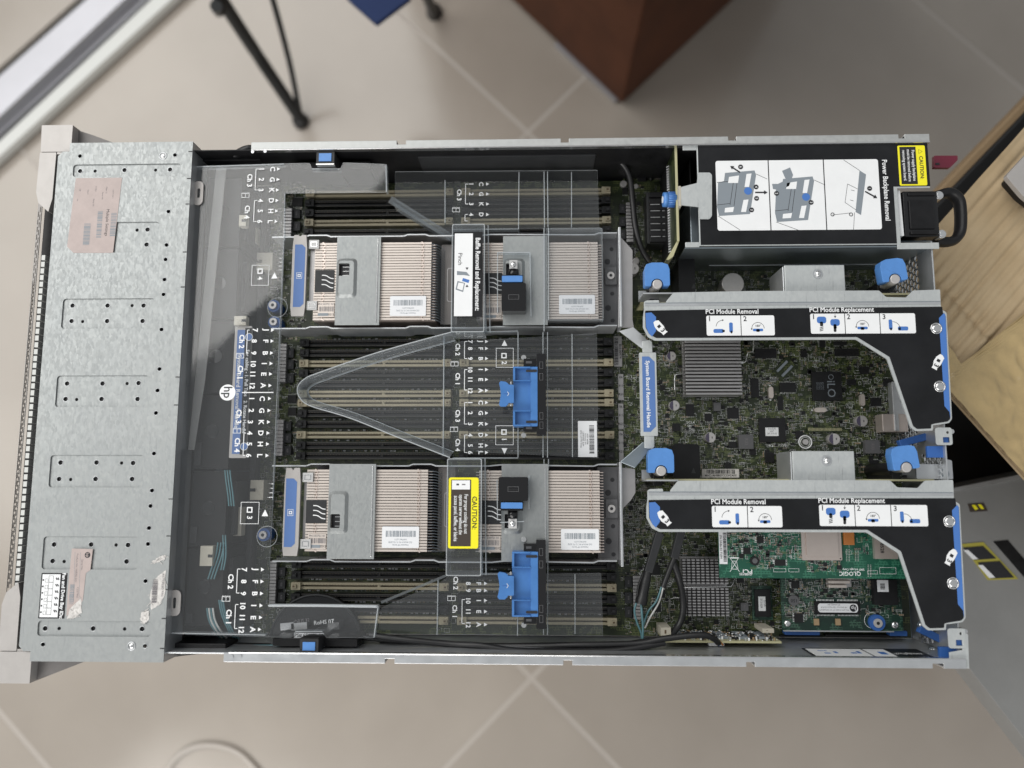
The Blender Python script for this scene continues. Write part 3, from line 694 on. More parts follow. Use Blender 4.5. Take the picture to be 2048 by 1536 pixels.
q.text('Hood Replacement', .84, .6, .0003, .30, 0, 'white_print', sx=.1, xf=wall)
q.build('wall_label', ch)
# centre rail pin strip at top edge (perforation row at rail near rear)
q = MB()
for i in range(12): c = W(1706 + i * 6.2, 284, .084); q.obox(c.x, c.y, .0012, .0008, .0836, .0845, .5, 'shiny_steel')
q.build('vent_row', ch, kind='stuff')
# cable guide strip top inside
x0, y0, x1, y1 = RC(835, 306, 1192, 312, .07); yy = W(1000, 308, .07).y
q = MB(); q.box(x0, yy - .0015, .03, x1, yy + .001, .068, 'charcoal_plastic')
n = 9
for i in range(n): a = x0 + (x1 - x0) * i / n; q.box(a + .001, yy + .001, .060, a + (x1 - x0) / n * (.55 if i % 2 else .85), yy + .0065, .0695, 'charcoal_plastic')
q.build('cable_guide', ch, bevel=.0004)
for p in ((924, 331), (1124, 328)): c = W(*p, .02); q = MB(); q.cyl(c.x, c.y, .016, .02, .0028, 'shiny_steel', 12); q.build('wall_stud', ch)
# side latches of the baffle (black with blue)
for (a, b, c, d, e_) in ((633, 303, 669, 328, 1), (600, 1278, 637, 1306, -1)):
    x0, y0, x1, y1 = RC(a, b, c, d, .082); q = MB()
    q.prism(rrect(x0, y0, x1, y1, .0008), .03, .0825, 'charcoal_plastic'); q.box(x0 - .028, y0 + .002, .03, x1 + .028, y1 - .003, .066, 'black_plastic')
    q.box(x0 + .0025, y0 + .0022, .0825, x1 - .0025, y1 - .0022, .0834, 'blue_plastic')
    q.box(x0, (y0 - .0008) if e_ > 0 else y1, .072, x1, y0 if e_ > 0 else y1 + .0008, .0828, 'shiny_steel' if e_ > 0 else 'black_plastic')
    q.build('side_latch', ch, bevel=.0005)

# ================================================================== system board
BZ = .010
bd = thing('system_board', 'dark green system board full of chips at the bottom of the chassis', 'circuit board', (.35, 0, .004))
q = MB(); q.box(.045, -.213, .0065, .636, .213, BZ, 'pcb_dark'); q.build('board', bd)
XL0, XL1, XR0, XR1 = W(597, 788, .02).x, W(902, 788, .02).x, W(919, 788, .02).x, W(1227, 788, .02).x
rows = [(.1995, 1), (.1898, 0), (.180, 0), (.1703, 1), (.1606, 0), (.151, 0)]
mid = [(.0532, 0), (.0435, 0), (.0336, 1), (.0243, 0), (.0146, 0), (.0050, 1), (-.0037, 1), (-.0135, 0), (-.0234, 0), (-.0334, 1), (-.0430, 0), (-.0527, 0)]
bot = [(-.1505, 0), (-.1602, 0), (-.1700, 1), (-.1800, 0), (-.1898, 0), (-.1995, 1)]
def mk_slot(x0, x1, y, beige):
    m = 'slot_beige' if beige else 'slot_black'; q = MB(); w = .0030
    q.box(x0 + .008, y - w, BZ, x1 - .008, y - .0007, .0185, m); q.box(x0 + .008, y + .0007, BZ, x1 - .008, y + w, .0185, m)
    q.box(x0 + .0079, y - .0007, BZ, x1 - .0079, y + .0007, .0135, 'slot_groove' if beige else 'ink')
    if not beige:
        for yy in (y - w, y + w - .0005): q.box(x0 + .009, yy, .0186, x1 - .009, yy + .0005, .0190, 'slot_rim')
    nn = 46
    for i in range(nn): xx = x0 + .010 + (x1 - x0 - .020) * i / nn; q.box(xx, y + .0009, .01851, xx + .0007, y + .0013, .0188, 'slot_pin')
    k = x0 + (x1 - x0) * .555; q.box(k - .0012, y - .0007, .0135, k + .0012, y + .0007, .0183, m)
    s = q.build('memory_slot', bd)
    for e, d in ((x0, 1), (x1, -1)):
        q = MB(); a, b = sorted((e, e + d * .0085))
        q.prism(rrect(a, y - .0034, b, y + .0034, .0006), BZ, .0215, m)
        a, b = sorted((e + d * .001, e + d * .005)); q.box(a, y - .0016, .0215, b, y + .0016, .0235, m); q.box(a + .001, y - .0008, .0235, b - .001, y + .0008, .0237, 'slot_groove' if beige else 'ink'); q.build('latch', s, bevel=.0003)
    return s
proto = {}
for (x0, x1) in ((XL0, XL1), (XR0, XR1)):
    for y, bg in rows + mid + bot:
        k = (x0, bg)
        if k not in proto: proto[k] = (mk_slot(x0, x1, y, bg), y)
        else:
            s0_, yy = proto[k]; c = s0_.copy(); COL.objects.link(c); c.parent = bd; c.location = Vector(s0_.location) + Vector((0, y - yy, 0))
            for g in s0_.children: d = g.copy(); COL.objects.link(d); d.parent = c
# rows of solder pins between slots
q = MB()
for (x0, x1) in ((XL0, XL1), (XR0, XR1)):
    for y, bg in rows + mid + bot:
        for yy in (y + .0048,):
            x = x0 + .012
            while x < x1 - .012:
                if random.random() < .55: q.box(x, yy - .0003, BZ, x + .0006, yy + .0004, BZ + .0009, 'tan_part' if random.random() < .5 else 'ink_grey')
                if random.random() < .13: q.box(x, yy - .0004, BZ, x + .0007, yy + .0007, BZ + .0022, 'label_white'); q.box(x + .0012, yy - .0004, BZ, x + .0019, yy + .0007, BZ + .0022, 'label_white'); x += .0018
                x += .00125
q.build('slot_solder_pin', bd, kind='stuff')
# VRM comb blocks
def comb(px, n, ex=0):
    x0, y0, x1, y1 = RC(*px, .018); q = MB(); q.box(x0, y0, BZ, x1, y1, .0155, 'chip_grey'); h = (y1 - y0) / n
    for i in range(n): q.box(x0, y0 + h * i + h * .2, .0155, x1, y0 + h * (i + 1), .0185, 'fin_grey')
    q.build('regulator_fins', bd, bevel=.0002)
for px, n in (((567, 417, 583, 474), 9), ((558, 688, 572, 765), 11), ((551, 840, 566, 912), 10), ((539, 1122, 552, 1208), 13), ((1253, 405, 1266, 485), 12), ((1267, 1152, 1282, 1240), 13)): comb(px, n)
# chips: px rect, top z, material
def chip(x0, y0, x1, y1, z, m='chip_black', pins=0, txt=None, nm='chip', z0=BZ):
    q = MB(); q.box(x0, y0, z0 + .0003, x1, y1, z, m)
    if pins & 1:
        n = max(3, int((x1 - x0) / .0013))
        for i in range(n):
            a = x0 + (x1 - x0) * (i + .3) / n; q.box(a, y0 - .0012, z0, a + (x1 - x0) / n * .45, y0, z0 + .0006, 'pads'); q.box(a, y1, z0, a + (x1 - x0) / n * .45, y1 + .0012, z0 + .0006, 'pads')
    if pins & 2:
        n = max(3, int((y1 - y0) / .0013))
        for i in range(n):
            a = y0 + (y1 - y0) * (i + .3) / n; q.box(x0 - .0012, a, z0, x0, a + (y1 - y0) / n * .45, z0 + .0006, 'pads'); q.box(x1, a, z0, x1 + .0012, a + (y1 - y0) / n * .45, z0 + .0006, 'pads')
    if txt: q.text(txt, (x0 + x1) / 2, (y0 + y1) / 2, z + .0001, min(x1 - x0, y1 - y0) * .3, D90, 'ink_soft')
    return q.build(nm, bd, bevel=.00015)
def chipp(a, b, c, d, z, m='chip_black', pins=0, txt=None, nm='chip'): return chip(*RC(a, b, c, d, z), z, m, pins, txt, nm)
for y0 in (418, 443): chipp(585, y0, 600, y0 + 18, .0145, 'charcoal_plastic', txt='R18', nm='inductor')
for y0 in (697, 720, 747): chipp(573, y0, 587, y0 + 18, .0145, 'charcoal_plastic', txt='R18', nm='inductor')
for y0 in (843, 867, 892): chipp(567, y0, 582, y0 + 18, .0145, 'charcoal_plastic', txt='R18', nm='inductor')
for y0 in (1135, 1160, 1185): chipp(555, y0, 570, y0 + 18, .0145, 'charcoal_plastic', txt='R18', nm='inductor')
for y0 in (408, 434, 460): chipp(1239, y0, 1251, y0 + 18, .0145, 'charcoal_plastic', txt='R18', nm='inductor')
for y0 in (1153, 1185, 1213): chipp(1250, y0, 1264, y0 + 22, .0145, 'charcoal_plastic', txt='R18', nm='inductor')
for r in ((1478, 869, 1507, 898), (1731, 880, 1760, 907), (1428, 805, 1442, 822), (1482, 1206, 1497, 1222)): chipp(*r, .016, 'chip_grey', txt='R33', nm='inductor')
il = chipp(1625, 743, 1684, 801, .0135, 'chip_black')
q = MB(); c = W(1662, 778, .0137); q.text('iLO', c.x, c.y, .0137, .0105, D90, 'ink_grey', bold=0); c = W(1662, 754, .0137); q.torus(c.x, c.y, .0136, .0022, .00025, 'ink_grey', 20, 4)
for i in range(4): c = W(1634 + i * 4, 772, .0137); q.text('8014 5012', c.x, c.y, .0137, .0016, D90, 'ink_grey', bold=0)
q.build('chip_marking', il)
c = chipp(1519, 836, 1571, 884, .0135); q = MB(); x0, y0, x1, y1 = RC(1531, 855, 1557, 872, .0138); q.box(x0, y0, .0135, x1, y1, .0138, 'white_print')
for i, s_ in enumerate(('512.62R', 'U27', '2012.N.02')): q.text(s_, (x0 + x1) / 2, y1 - .0012 - i * .0022, .01385, .0021, 0, 'ink', bold=0)
q.build('chip_label', c)
q = MB(); x0, y0, x1, y1 = RC(1505, 1172, 1545, 1240, .0125); q.box(x0, y0, BZ, x1, y1, .0115, 'pcb_deep'); q.box(x0 + .002, y0 + .003, .0115, x1 - .002, y1 - .003, .0135, 'chip_black'); q.box(x0 + .005, y0 + .008, .0135, x1 - .0065, y1 - .009, .0137, 'white_print')
for i, s_ in enumerate(('512.628', 'U154')): q.text(s_, x0 + .0075 + i * .003, (y0 + y1) / 2, .0138, .0025, D90, 'ink', bold=0)
q.build('chip', bd)
for r, p in (((1455, 815, 1478, 837), 3), ((1372, 808, 1388, 832), 1), ((1410, 827, 1424, 842), 3), ((1345, 847, 1360, 862), 0), ((1560, 765, 1592, 784), 1), ((1502, 757, 1518, 795), 2), ((1510, 697, 1553, 716), 1), ((1556, 792, 1566, 806), 0), ((1556, 806, 1566, 820), 0), ((1742, 795, 1763, 812), 1), ((1458, 883, 1474, 896), 1), ((1450, 925, 1462, 937), 1), ((1640, 680, 1651, 694), 2), ((1668, 683, 1694, 690), 1), ((1670, 697, 1718, 712), 1), ((1602, 700, 1614, 714), 0), ((1720, 733, 1738, 748), 0), ((1694, 758, 1712, 770), 0), ((1768, 758, 1784, 772), 0), ((1592, 862, 1606, 876), 0), ((1338, 700, 1350, 714), 0), ((1320, 770, 1330, 780), 0), ((1500, 897, 1512, 910), 2), ((1470, 1120, 1482, 1134), 1), ((1475, 1150, 1488, 1166), 2), ((1500, 1118, 1520, 1132), 1), ((1398, 1190, 1402, 1192), 0), ((1302, 1130, 1320, 1150), 1), ((1305, 1205, 1322, 1224), 3), ((1318, 1180, 1330, 1196), 1), ((575, 790, 592, 806), 1), ((576, 815, 592, 831), 1), ((556, 1222, 570, 1240), 3), ((585, 395, 605, 412), 1), ((520, 1120, 532, 1134), 0), ((1250, 495, 1268, 512), 3), ((1275, 350, 1292, 362), 0), ((1245, 375, 1256, 388), 1), ((1530, 905, 1548, 925), 0), ((1740, 920, 1758, 935), 1), ((1700, 905, 1712, 915), 0)): chipp(*r, .0122, 'chip_black', p)
# angled chip + connector
q = MB(); c = W(1570, 737, .014)
q.obox(c.x, c.y, .020, .0125, BZ, .0122, -PI / 4 - PI / 2, 'pcb_dark')
for i in (-1, 1): q.obox(c.x + i * .0022, c.y - i * .0022 + 0, .0135, .0022, .0122, .0135, PI / 4, 'ink_grey')
q.build('angled_connector', bd)
# crystals
for px, py, a in ((1542, 785, PI / 2), (1725, 800, PI / 2), (1641, 820, 0)):
    c = W(px, py, .013); q = MB(); co, si = math.cos(a), math.sin(a)
    q.prism([(c.x + x * co - y * si, c.y + x * si + y * co) for x, y in rrect(-.0055, -.0021, .0055, .0021, .0021)], BZ, .0135, 'fin_edge')
    for s in (-1, 1): q.obox(c.x + s * .0068 * co, c.y + s * .0068 * si, .001, .0014, BZ, BZ + .0006, a, 'white_print')
    q.build('crystal', bd, bevel=.0006)
# capacitors (aluminium cans)
for px, py, r, z in ((1343, 712, 9, .018), (1349, 811, 10, .018), (1421, 875, 10, .018), (1669, 878, 11, .018), (1724, 842, 11, .018), (1245, 524, 11, .02), (1266, 537, 12, .02), (1272, 522, 7, .016), (1466, 567, 22, .026), (1247, 367, 7, .014), (1272, 372, 5, .012), (545, 610, 6, .03), (1312, 540, 6, .02)):
    if z == .03: continue
    c = W(px, py, z); R_ = r * .00046; q = MB(); q.cyl(c.x, c.y, BZ, z, R_, 'cap_top', 22)
    if r > 8 and z < .025:
        q.flat([p for p in circ(c.x, c.y, R_ * .98, 24) if p[0] < c.x - R_ * .25] + [(c.x - R_ * .25, c.y - R_ * .9)][:0], z + .0001, 'cap_mark'); q.box(c.x + R_ * .25, c.y - R_ * .2, z, c.x + R_ * .4, c.y + R_ * .2, z + .0001, 'ink')
    q.build('capacitor', bd, bevel=.0003)
q = MB(); c = W(1611, 884, .013); q.torus(c.x, c.y, .0125, .0058, .0006, 'white_print', 28, 6); q.torus(c.x, c.y, .0125, .0042, .0005, 'pads', 24, 6); q.cyl(c.x, c.y, BZ, .014, .0026, 'cap_top', 20); q.build('buzzer', bd)
q = MB(); x0, y0, x1, y1 = RC(1615, 854, 1683, 864, .013)
q.box(x0, y0, BZ, x1, y1, .0135, 'pcb_dark'); n = 26
for i in range(n): a = x0 + (x1 - x0) * (i + .3) / n; q.box(a, y0 + .001, .0135, a + .0005, y1 - .001, .0138, 'board_edge')
q.build('header', bd)
# chipset heatsink with straight fins
q = MB(); x0, y0, x1, y1 = RC(1371, 672, 1483, 790, .030); q.box(x0, y0, .013, x1, y1, .018, 'fin_grey'); n = 17
for i in range(n):
    yy = y0 + (y1 - y0) * (i + .1) / n; q.box(x0, yy, .018, x1, yy + (y1 - y0) / n * .62, .030, 'fin_grey')
hs_ = q.build('chipset_heatsink', bd, bevel=.0003)
q = MB(); q.tube([W(1368, 735, .012), W(1367, 748, .022), W(1350, 750, .024), W(1350, 780, .02), W(1352, 795, .012)], .0006, 'shiny_steel', 6, 2); q.tube([W(1487, 725, .026), W(1492, 722, .026), W(1496, 705, .024), W(1506, 703, .022), W(1507, 680, .02)], .0006, 'shiny_steel', 6, 2); q.bar(W(1375, 725, .0285), W(1487, 725, .0285), .0018, .0265, .0285, 'shiny_steel'); q.build('wire_clip', hs_)
# pin-fin heatsink
q = MB(); x0, y0, x1, y1 = RC(1366, 1116, 1460, 1232, .028); q.box(x0, y0, .012, x1, y1, .016, 'fin_grey'); nx, ny = 10, 20
for i in range(nx):
    for j in range(ny):
        if j == 10: continue
        a = x0 + (x1 - x0) * i / nx; b = y0 + (y1 - y0) * j / ny; q.box(a, b, .016, a + (x1 - x0) / nx * .66, b + (y1 - y0) / ny * .5, .028, 'fin_grey')
hs_ = q.build('pin_heatsink', bd)
q = MB(); q.tube([W(1340, 1235, .012), W(1339, 1198, .02), W(1362, 1195, .026), W(1365, 1175, .027), W(1462, 1173, .027), W(1465, 1150, .02)], .0006, 'shiny_steel', 6, 2); q.build('wire_clip', hs_)
# black plastic covers near the risers
for r, z in (((1345, 888, 1400, 958), .045), ((1357, 514, 1390, 588), .05)):
    x0, y0, x1, y1 = RC(*r, z); q = MB(); q.prism(rrect(x0, y0, x1, y1, .003), .012, z, 'black_plastic'); c = ((x0 + x1) / 2 + .006, y0 + .008); q.flat([(c[0] - .002, c[1] - .003), (c[0] + .002, c[1] - .003), (c[0], c[1] + .002)], z + .0002, 'charcoal_plastic'); q.build('riser_connector', bd, bevel=.0008)
# black sleeves connectors top
q = MB(); x0, y0, x1, y1 = RC(1294, 385, 1337, 487, .03); q.box(x0, y0, BZ, x1, y1, .030, 'charcoal_plastic')
for i in range(8):
    yy = y1 - (y1 - y0) * (i + .5) / 8; q.box(x0 + .002, yy - .0026, .030, x1 - .0015, yy + .0022, .0335, 'black_plastic')
    if i > 1: q.box(x0 + .003, yy + .0027, .030, x1 - .008, yy + .0033, .0325, 'white_print'); q.box(x1 - .006, yy + .0027, .030, x1 - .002, yy + .0033, .0325, 'white_print')
q.build('power_connector', bd, bevel=.0004)
# white fan headers on the left
for r, d in (((513, 505, 545, 540), 1), ((500, 960, 527, 1000), 1), ((497, 455, 514, 485), 0)):
    x0, y0, x1, y1 = RC(*r, .03); q = MB(); m = 'connector_white'
    q.prism([(x0, y0), (x1, y0), (x1, y1), (x0, y1), (x0, y1 - (y1 - y0) * .42), (x0 + .005, y1 - (y1 - y0) * .42), (x0 + .005, y0 + (y1 - y0) * .42), (x0, y0 + (y1 - y0) * .42)] if r[0] < 513 or d else [(x0, y0), (x1, y0), (x1, y1), (x0, y1)], .012, .030, m)
    if d:
        for i in range(4): yy = y0 + (y1 - y0) * (i + .6) / 4.4; q.box(x1, yy - .0005, .020, x1 + .0065, yy + .0005, .0215, 'shiny_steel')
    q.build('fan_header', bd, bevel=.0004)
# mac-address label + paper labels
q = MB(); x0, y0, x1, y1 = RC(1404, 938, 1478, 955, .0125); q.box(x0, y0, BZ, x1, y1, .0128, 'torn_paper'); q.barcode(x0 + .004, y0 + .0035, x1 - .004, y1 - .0006, .01295, 'ink'); q.text('MAC: AHBBOCCOFC4A0', (x0 + x1) / 2, y0 + .0018, .01295, .0026, 0, 'ink'); q.build('board_label', bd)
for r in ((1228, 672, 1244, 733), (1237, 748, 1247, 800), (1237, 807, 1247, 858), (1238, 862, 1247, 925)):
    x0, y0, x1, y1 = RC(*r, .0125); q = MB(); q.box(x0, y0, BZ, x1, y1, .0122, 'fin_grey')
    if r[0] == 1228: q.barcode(x0 + .0004, y0 + .002, x0 + .004, y1 - .002, .0124, 'ink', True, 40); q.text('Brd-00974', x0 + .0058, (y0 + y1) / 2, .0124, .0032, D90, 'ink')
    else:
        for i, s_ in enumerate(('E6', '311', 'R21')): q.text(s_, (x0 + x1) / 2, y1 - .003 - i * .008, .0124, .003, 0, 'ink')
    q.build('board_label', bd)
q = MB()
for s_, px, py, sz in (('PRIMARY RISER', 1545, 961, .004), ('RST PWR', 1556, 891, .0042), ('SCL4', 1381, 845, .0035), ('SMC', 1381, 852, .003), ('SDA', 1381, 859, .003), ('POH HI 800H', 1420, 797, .0028), ('PCH', 1546, 756, .003), ('XDP', 1546, 762, .003)):
    c = W(px, py, BZ); q.text(s_, c.x, c.y, BZ + .0001, sz, 0, 'white_print', bold=0)
for s_, px, py in (('J2A 8', 1284, 1100), ('PORT 11', 1288, 1135), ('J18', 1279, 1150), ('U32L', 1342, 1165)):
    c = W(px, py, BZ); q.text(s_, c.x, c.y, BZ + .0001, .004, 1.15, 'white_print', bold=0)
q.build('board_lettering', bd, kind='stuff')
# scatter of tiny components
avoid = []
def scat(px_rect, n, z, par, dens_names=None, seed=1, sil='white_print'):
    rnd = random.Random(seed); x0, y0, x1, y1 = RC(*px_rect, z)
    A = MB(); B = MB(); Cc = MB(); S = MB()
    for i in range(n):
        x = rnd.uniform(x0, x1); y = rnd.uniform(y0, y1); x = round(x / .0009) * .0009; y = round(y / .0009) * .0009
        k = rnd.random(); v = rnd.random() < .5; w, h = (.0016, .0008)
        if v: w, h = h, w
        if k < .30:
            m = rnd.choice(('slot_groove', 'chip_black', 'chip_black', 'tan_part', 'chip_grey'))
            nn = rnd.choice((1, 1, 2, 3, 4)); 
            for j in range(nn):
                xx, yy = (x + j * .0014, y) if v else (x, y + j * .0014)
                A.box(xx, yy, z, xx + w, yy + h, z + .0007, m)
                if v: A.box(xx, yy, z, xx + w, yy + h * .2, z + .0008, 'pads'); A.box(xx, yy + h * .8, z, xx + w, yy + h, z + .0008, 'pads')
                else: A.box(xx, yy, z, xx + w * .2, yy + h, z + .0008, 'pads'); A.box(xx + w * .8, yy, z, xx + w, yy + h, z + .0008, 'pads')
        elif k < .38:
            s = rnd.uniform(.0016, .0038); B.box(x, y, z, x + s, y + s * rnd.choice((.6, 1)), z + .001, 'chip_black')
            for j in range(4): B.box(x + s * j / 4, y - .0007, z, x + s * j / 4 + .0003, y, z + .0003, 'pads')
        elif k < .50:
            nn = rnd.choice((2, 3, 5, 8))
            for j in range(nn):
                xx, yy = (x + j * .0009, y) if v else (x, y + j * .0009); Cc.box(xx, yy, z, xx + .00042, yy + .00042, z + .00015, 'pads')
        elif k < .62:
            nn = rnd.choice((3, 5, 7)); L_ = rnd.choice((.0014, .002))
            for j in range(nn):
                if v: Cc.box(x + j * .0007, y, z, x + j * .0007 + .00025, y + L_, z + .0001, 'trace')
                else: Cc.box(x, y + j * .0007, z, x + L_, y + j * .0007 + .00025, z + .0001, 'trace')
        elif k < .80:
            a, b = rnd.uniform(.0015, .006), rnd.uniform(.0012, .004); t_ = .00016
            for bx_ in ((x, y, x + a, y + t_), (x, y, x + t_, y + b), (x, y + b, x + a, y + b + t_), (x + a, y, x + a + t_, y + b)):
                if rnd.random() < .8: S.box(bx_[0], bx_[1], z, bx_[2], bx_[3], z + .00006, sil)
        else:
            a = rnd.uniform(.003, .012); ang = rnd.choice((0, 0, PI / 2, PI / 2, PI / 4)); S.obox(x, y, a, .00014, z, z + .00004, ang, 'trace')
    A.build('resistors', par, kind='stuff'); B.build('small_chips', par, kind='stuff'); Cc.build('solder_pads', par, kind='stuff'); S.build('silkscreen', par, kind='stuff')
scat((1300, 675, 1830, 965), 4300, BZ, bd, seed=3)
scat((1245, 345, 1345, 560), 420, BZ, bd, seed=4)
scat((1345, 530, 1860, 600), 700, BZ, bd, seed=5)
scat((1228, 670, 1300, 1120), 850, BZ, bd, seed=6)
scat((1240, 960, 1370, 1270), 800, BZ, bd, seed=7)
scat((1360, 1060, 1570, 1260), 1100, BZ, bd, seed=8)
scat((520, 340, 600, 1270), 1250, BZ, bd, seed=9)
scat((880, 340, 925, 1270), 350, BZ, bd, seed=10)

# removal handles of the board
def handle(px, z, base, txt, ts, name_lab, tx=0):
    x0, y0, x1, y1 = RC(*px, z); q = MB()
    q.prism(rpoly([(x0, y0), (x1, y0), (x1, y1), (x0, y1)], .001), z - .0022, z, 'silver_plastic' if base else 'galvanised_steel')
    o = q.build('removal_handle', bd, bevel=.0006); w = x1 - x0; z += .00015
    q = MB(); a, b = x0 + w * .16, x1 - w * .10; cc = w * .32; u, v = y0 + .0035, y1 - .0035
    q.prism([(a, u), (b - cc, u), (b, u + cc), (b, v - cc), (b - cc, v), (a, v)], z - .0001, z, 'blue_label')
    if txt: q.text(txt, (a + b) / 2 + tx, (y0 + y1) / 2, z + .0001, ts, D90, 'white_print', bold=.018)
    q.build('handle_label', o); return o
h1 = handle((1280, 705, 1314, 872), .072, 0, 'System Board Removal Handle', .0046, '', -.0008)
z = .072
x0, y0, x1, y1 = RC(1280, 705, 1314, 872, z)
for s in (1, -1):
    q = MB()
    ye = y1 if s > 0 else y0; xa, xb = x0 + .003, x1 - .003
    q.prism([(xa, ye), (xb, ye), (xb, ye + s * .009), (xb - .002, ye + s * .011), (xa, ye + s * .010)], z - .0022, z - .0004, 'galvanised_steel')
    A4 = ((1284, 697, .0695), (1311, 694, .0695), (1267, 654, .0675), (1238, 662, .0675)) if s > 0 else ((1286, 884, .0695), (1311, 886, .0695), (1270, 936, .0675), (1240, 924, .0675))
    P = [W(*p) for p in A4]; P2 = [p - Vector((0, 0, .0018)) for p in P]
    q.add(P + P2, [(0, 1, 2, 3), (7, 6, 5, 4), (0, 4, 5, 1), (1, 5, 6, 2), (2, 6, 7, 3), (3, 7, 4, 0)], 'satin_steel' if s > 0 else 'dark_steel')  # lower arm's shade put into its colour: darker steel than the upper
    q.build('handle_arm', bd, bevel=.0004)
for pts in ([(1237, 476), (1243, 476), (1265, 500), (1265, 640), (1268, 655), (1236, 655)], [(1241, 935), (1270, 938), (1271, 985), (1262, 1000), (1245, 1018), (1240, 1018)]):
    q = MB(); q.prism(rpoly(PL(pts, .050), .001), .048, .050, 'fin_grey'); x = PL(pts, .058); q.build('handle_flange', bd, bevel=.0005)
h2 = handle((464, 652, 498, 916), .062, 1, None, 0, '')
q = MB(); z = .0623
x0, y0, x1, y1 = RC(464, 652, 498, 916, .062); w = x1 - x0
q.prism([(x0 + w * .62, y0 + .003), (x1, y0 + .003), (x1, y1 - .002), (x0 + w * .62, y1 - .002)], z, z + .0001, 'label_black')
q.text('System Board Removal Handle', x0 + w * .36, (y0 + y1) / 2, z + .0003, .0052, D90, 'white_print'); q.text('For cabling - 1. Pull Tabs   2. Rotate Handle', x0 + w * .82, (y0 + y1) / 2, z + .0003, .0042, D90, 'white_print')
for yy in (y1 - .010, y0 + .010): q.torus(x1 - .002, yy, z + .0002, .0032, .0003, 'white_print', 24, 4); q.cyl(x1 - .002, yy, z, z + .0002, .0029, 'blue_label')
q.build('handle_label', h2)
# round blue screws at the left
for px, py in ((545, 610), (525, 1070), (546, 643)):
    c = W(px, py, .03); q = MB(); q.cyl(c.x, c.y, .012, .027, .0058, 'blue_deep', 24); q.cyl(c.x, c.y, .027, .030, .0036, 'cap_top', 20); q.cyl(c.x, c.y, .030, .0301, .0016, 'ink', 8); q.build('captive_screw', bd, bevel=.0003)

# ================================================================== fans bay (dark stuff behind the front cover)
fb = thing('fan_bay', 'row of black cooling fan housings under the left end of the clear baffle', 'fan bay', (.035, 0, .003))
ys = [-.2 + i * .0668 for i in range(7)]
for i in range(6):
    q = MB(); q.box(.003, ys[i] + .001, .0025, .034, ys[i + 1] - .001, .058, 'black_plastic'); q.cyl(.018, ys[i] + .034, .058, .0586, .006, 'black_gloss', 20); q.box(.004, ys[i] + .004, .058, .010, ys[i] + .012 + .006 * (i % 3), .060, 'charcoal_plastic')
    q.box(.0345, ys[i] + .010, .02, .038, ys[i + 1] - .010, .048, 'charcoal_plastic'); q.build('fan_housing', fb, bevel=.0008)
q = MB(); q.box(.040, -.205, .0115, .0455, .205, .024, 'charcoal_plastic'); q.build('fan_board_rail', fb, bevel=.0005)
for r in ((400, 1092, 425, 1132), (468, 632, 492, 650), (478, 430, 492, 452)):
    x0, y0, x1, y1 = RC(*r, .066); q = MB(); q.box(x0, y0, .0585, x1, y1, .066, 'connector_white'); q.box(x1 - .004, (y0 + y1) / 2 - .0012, .066, x1, (y0 + y1) / 2 + .0012, .0663, 'ink'); q.build('fan_plug', fb, bevel=.0004)
for px in ((445, 360, 488, 500), (430, 900, 470, 1100)): 
    pass

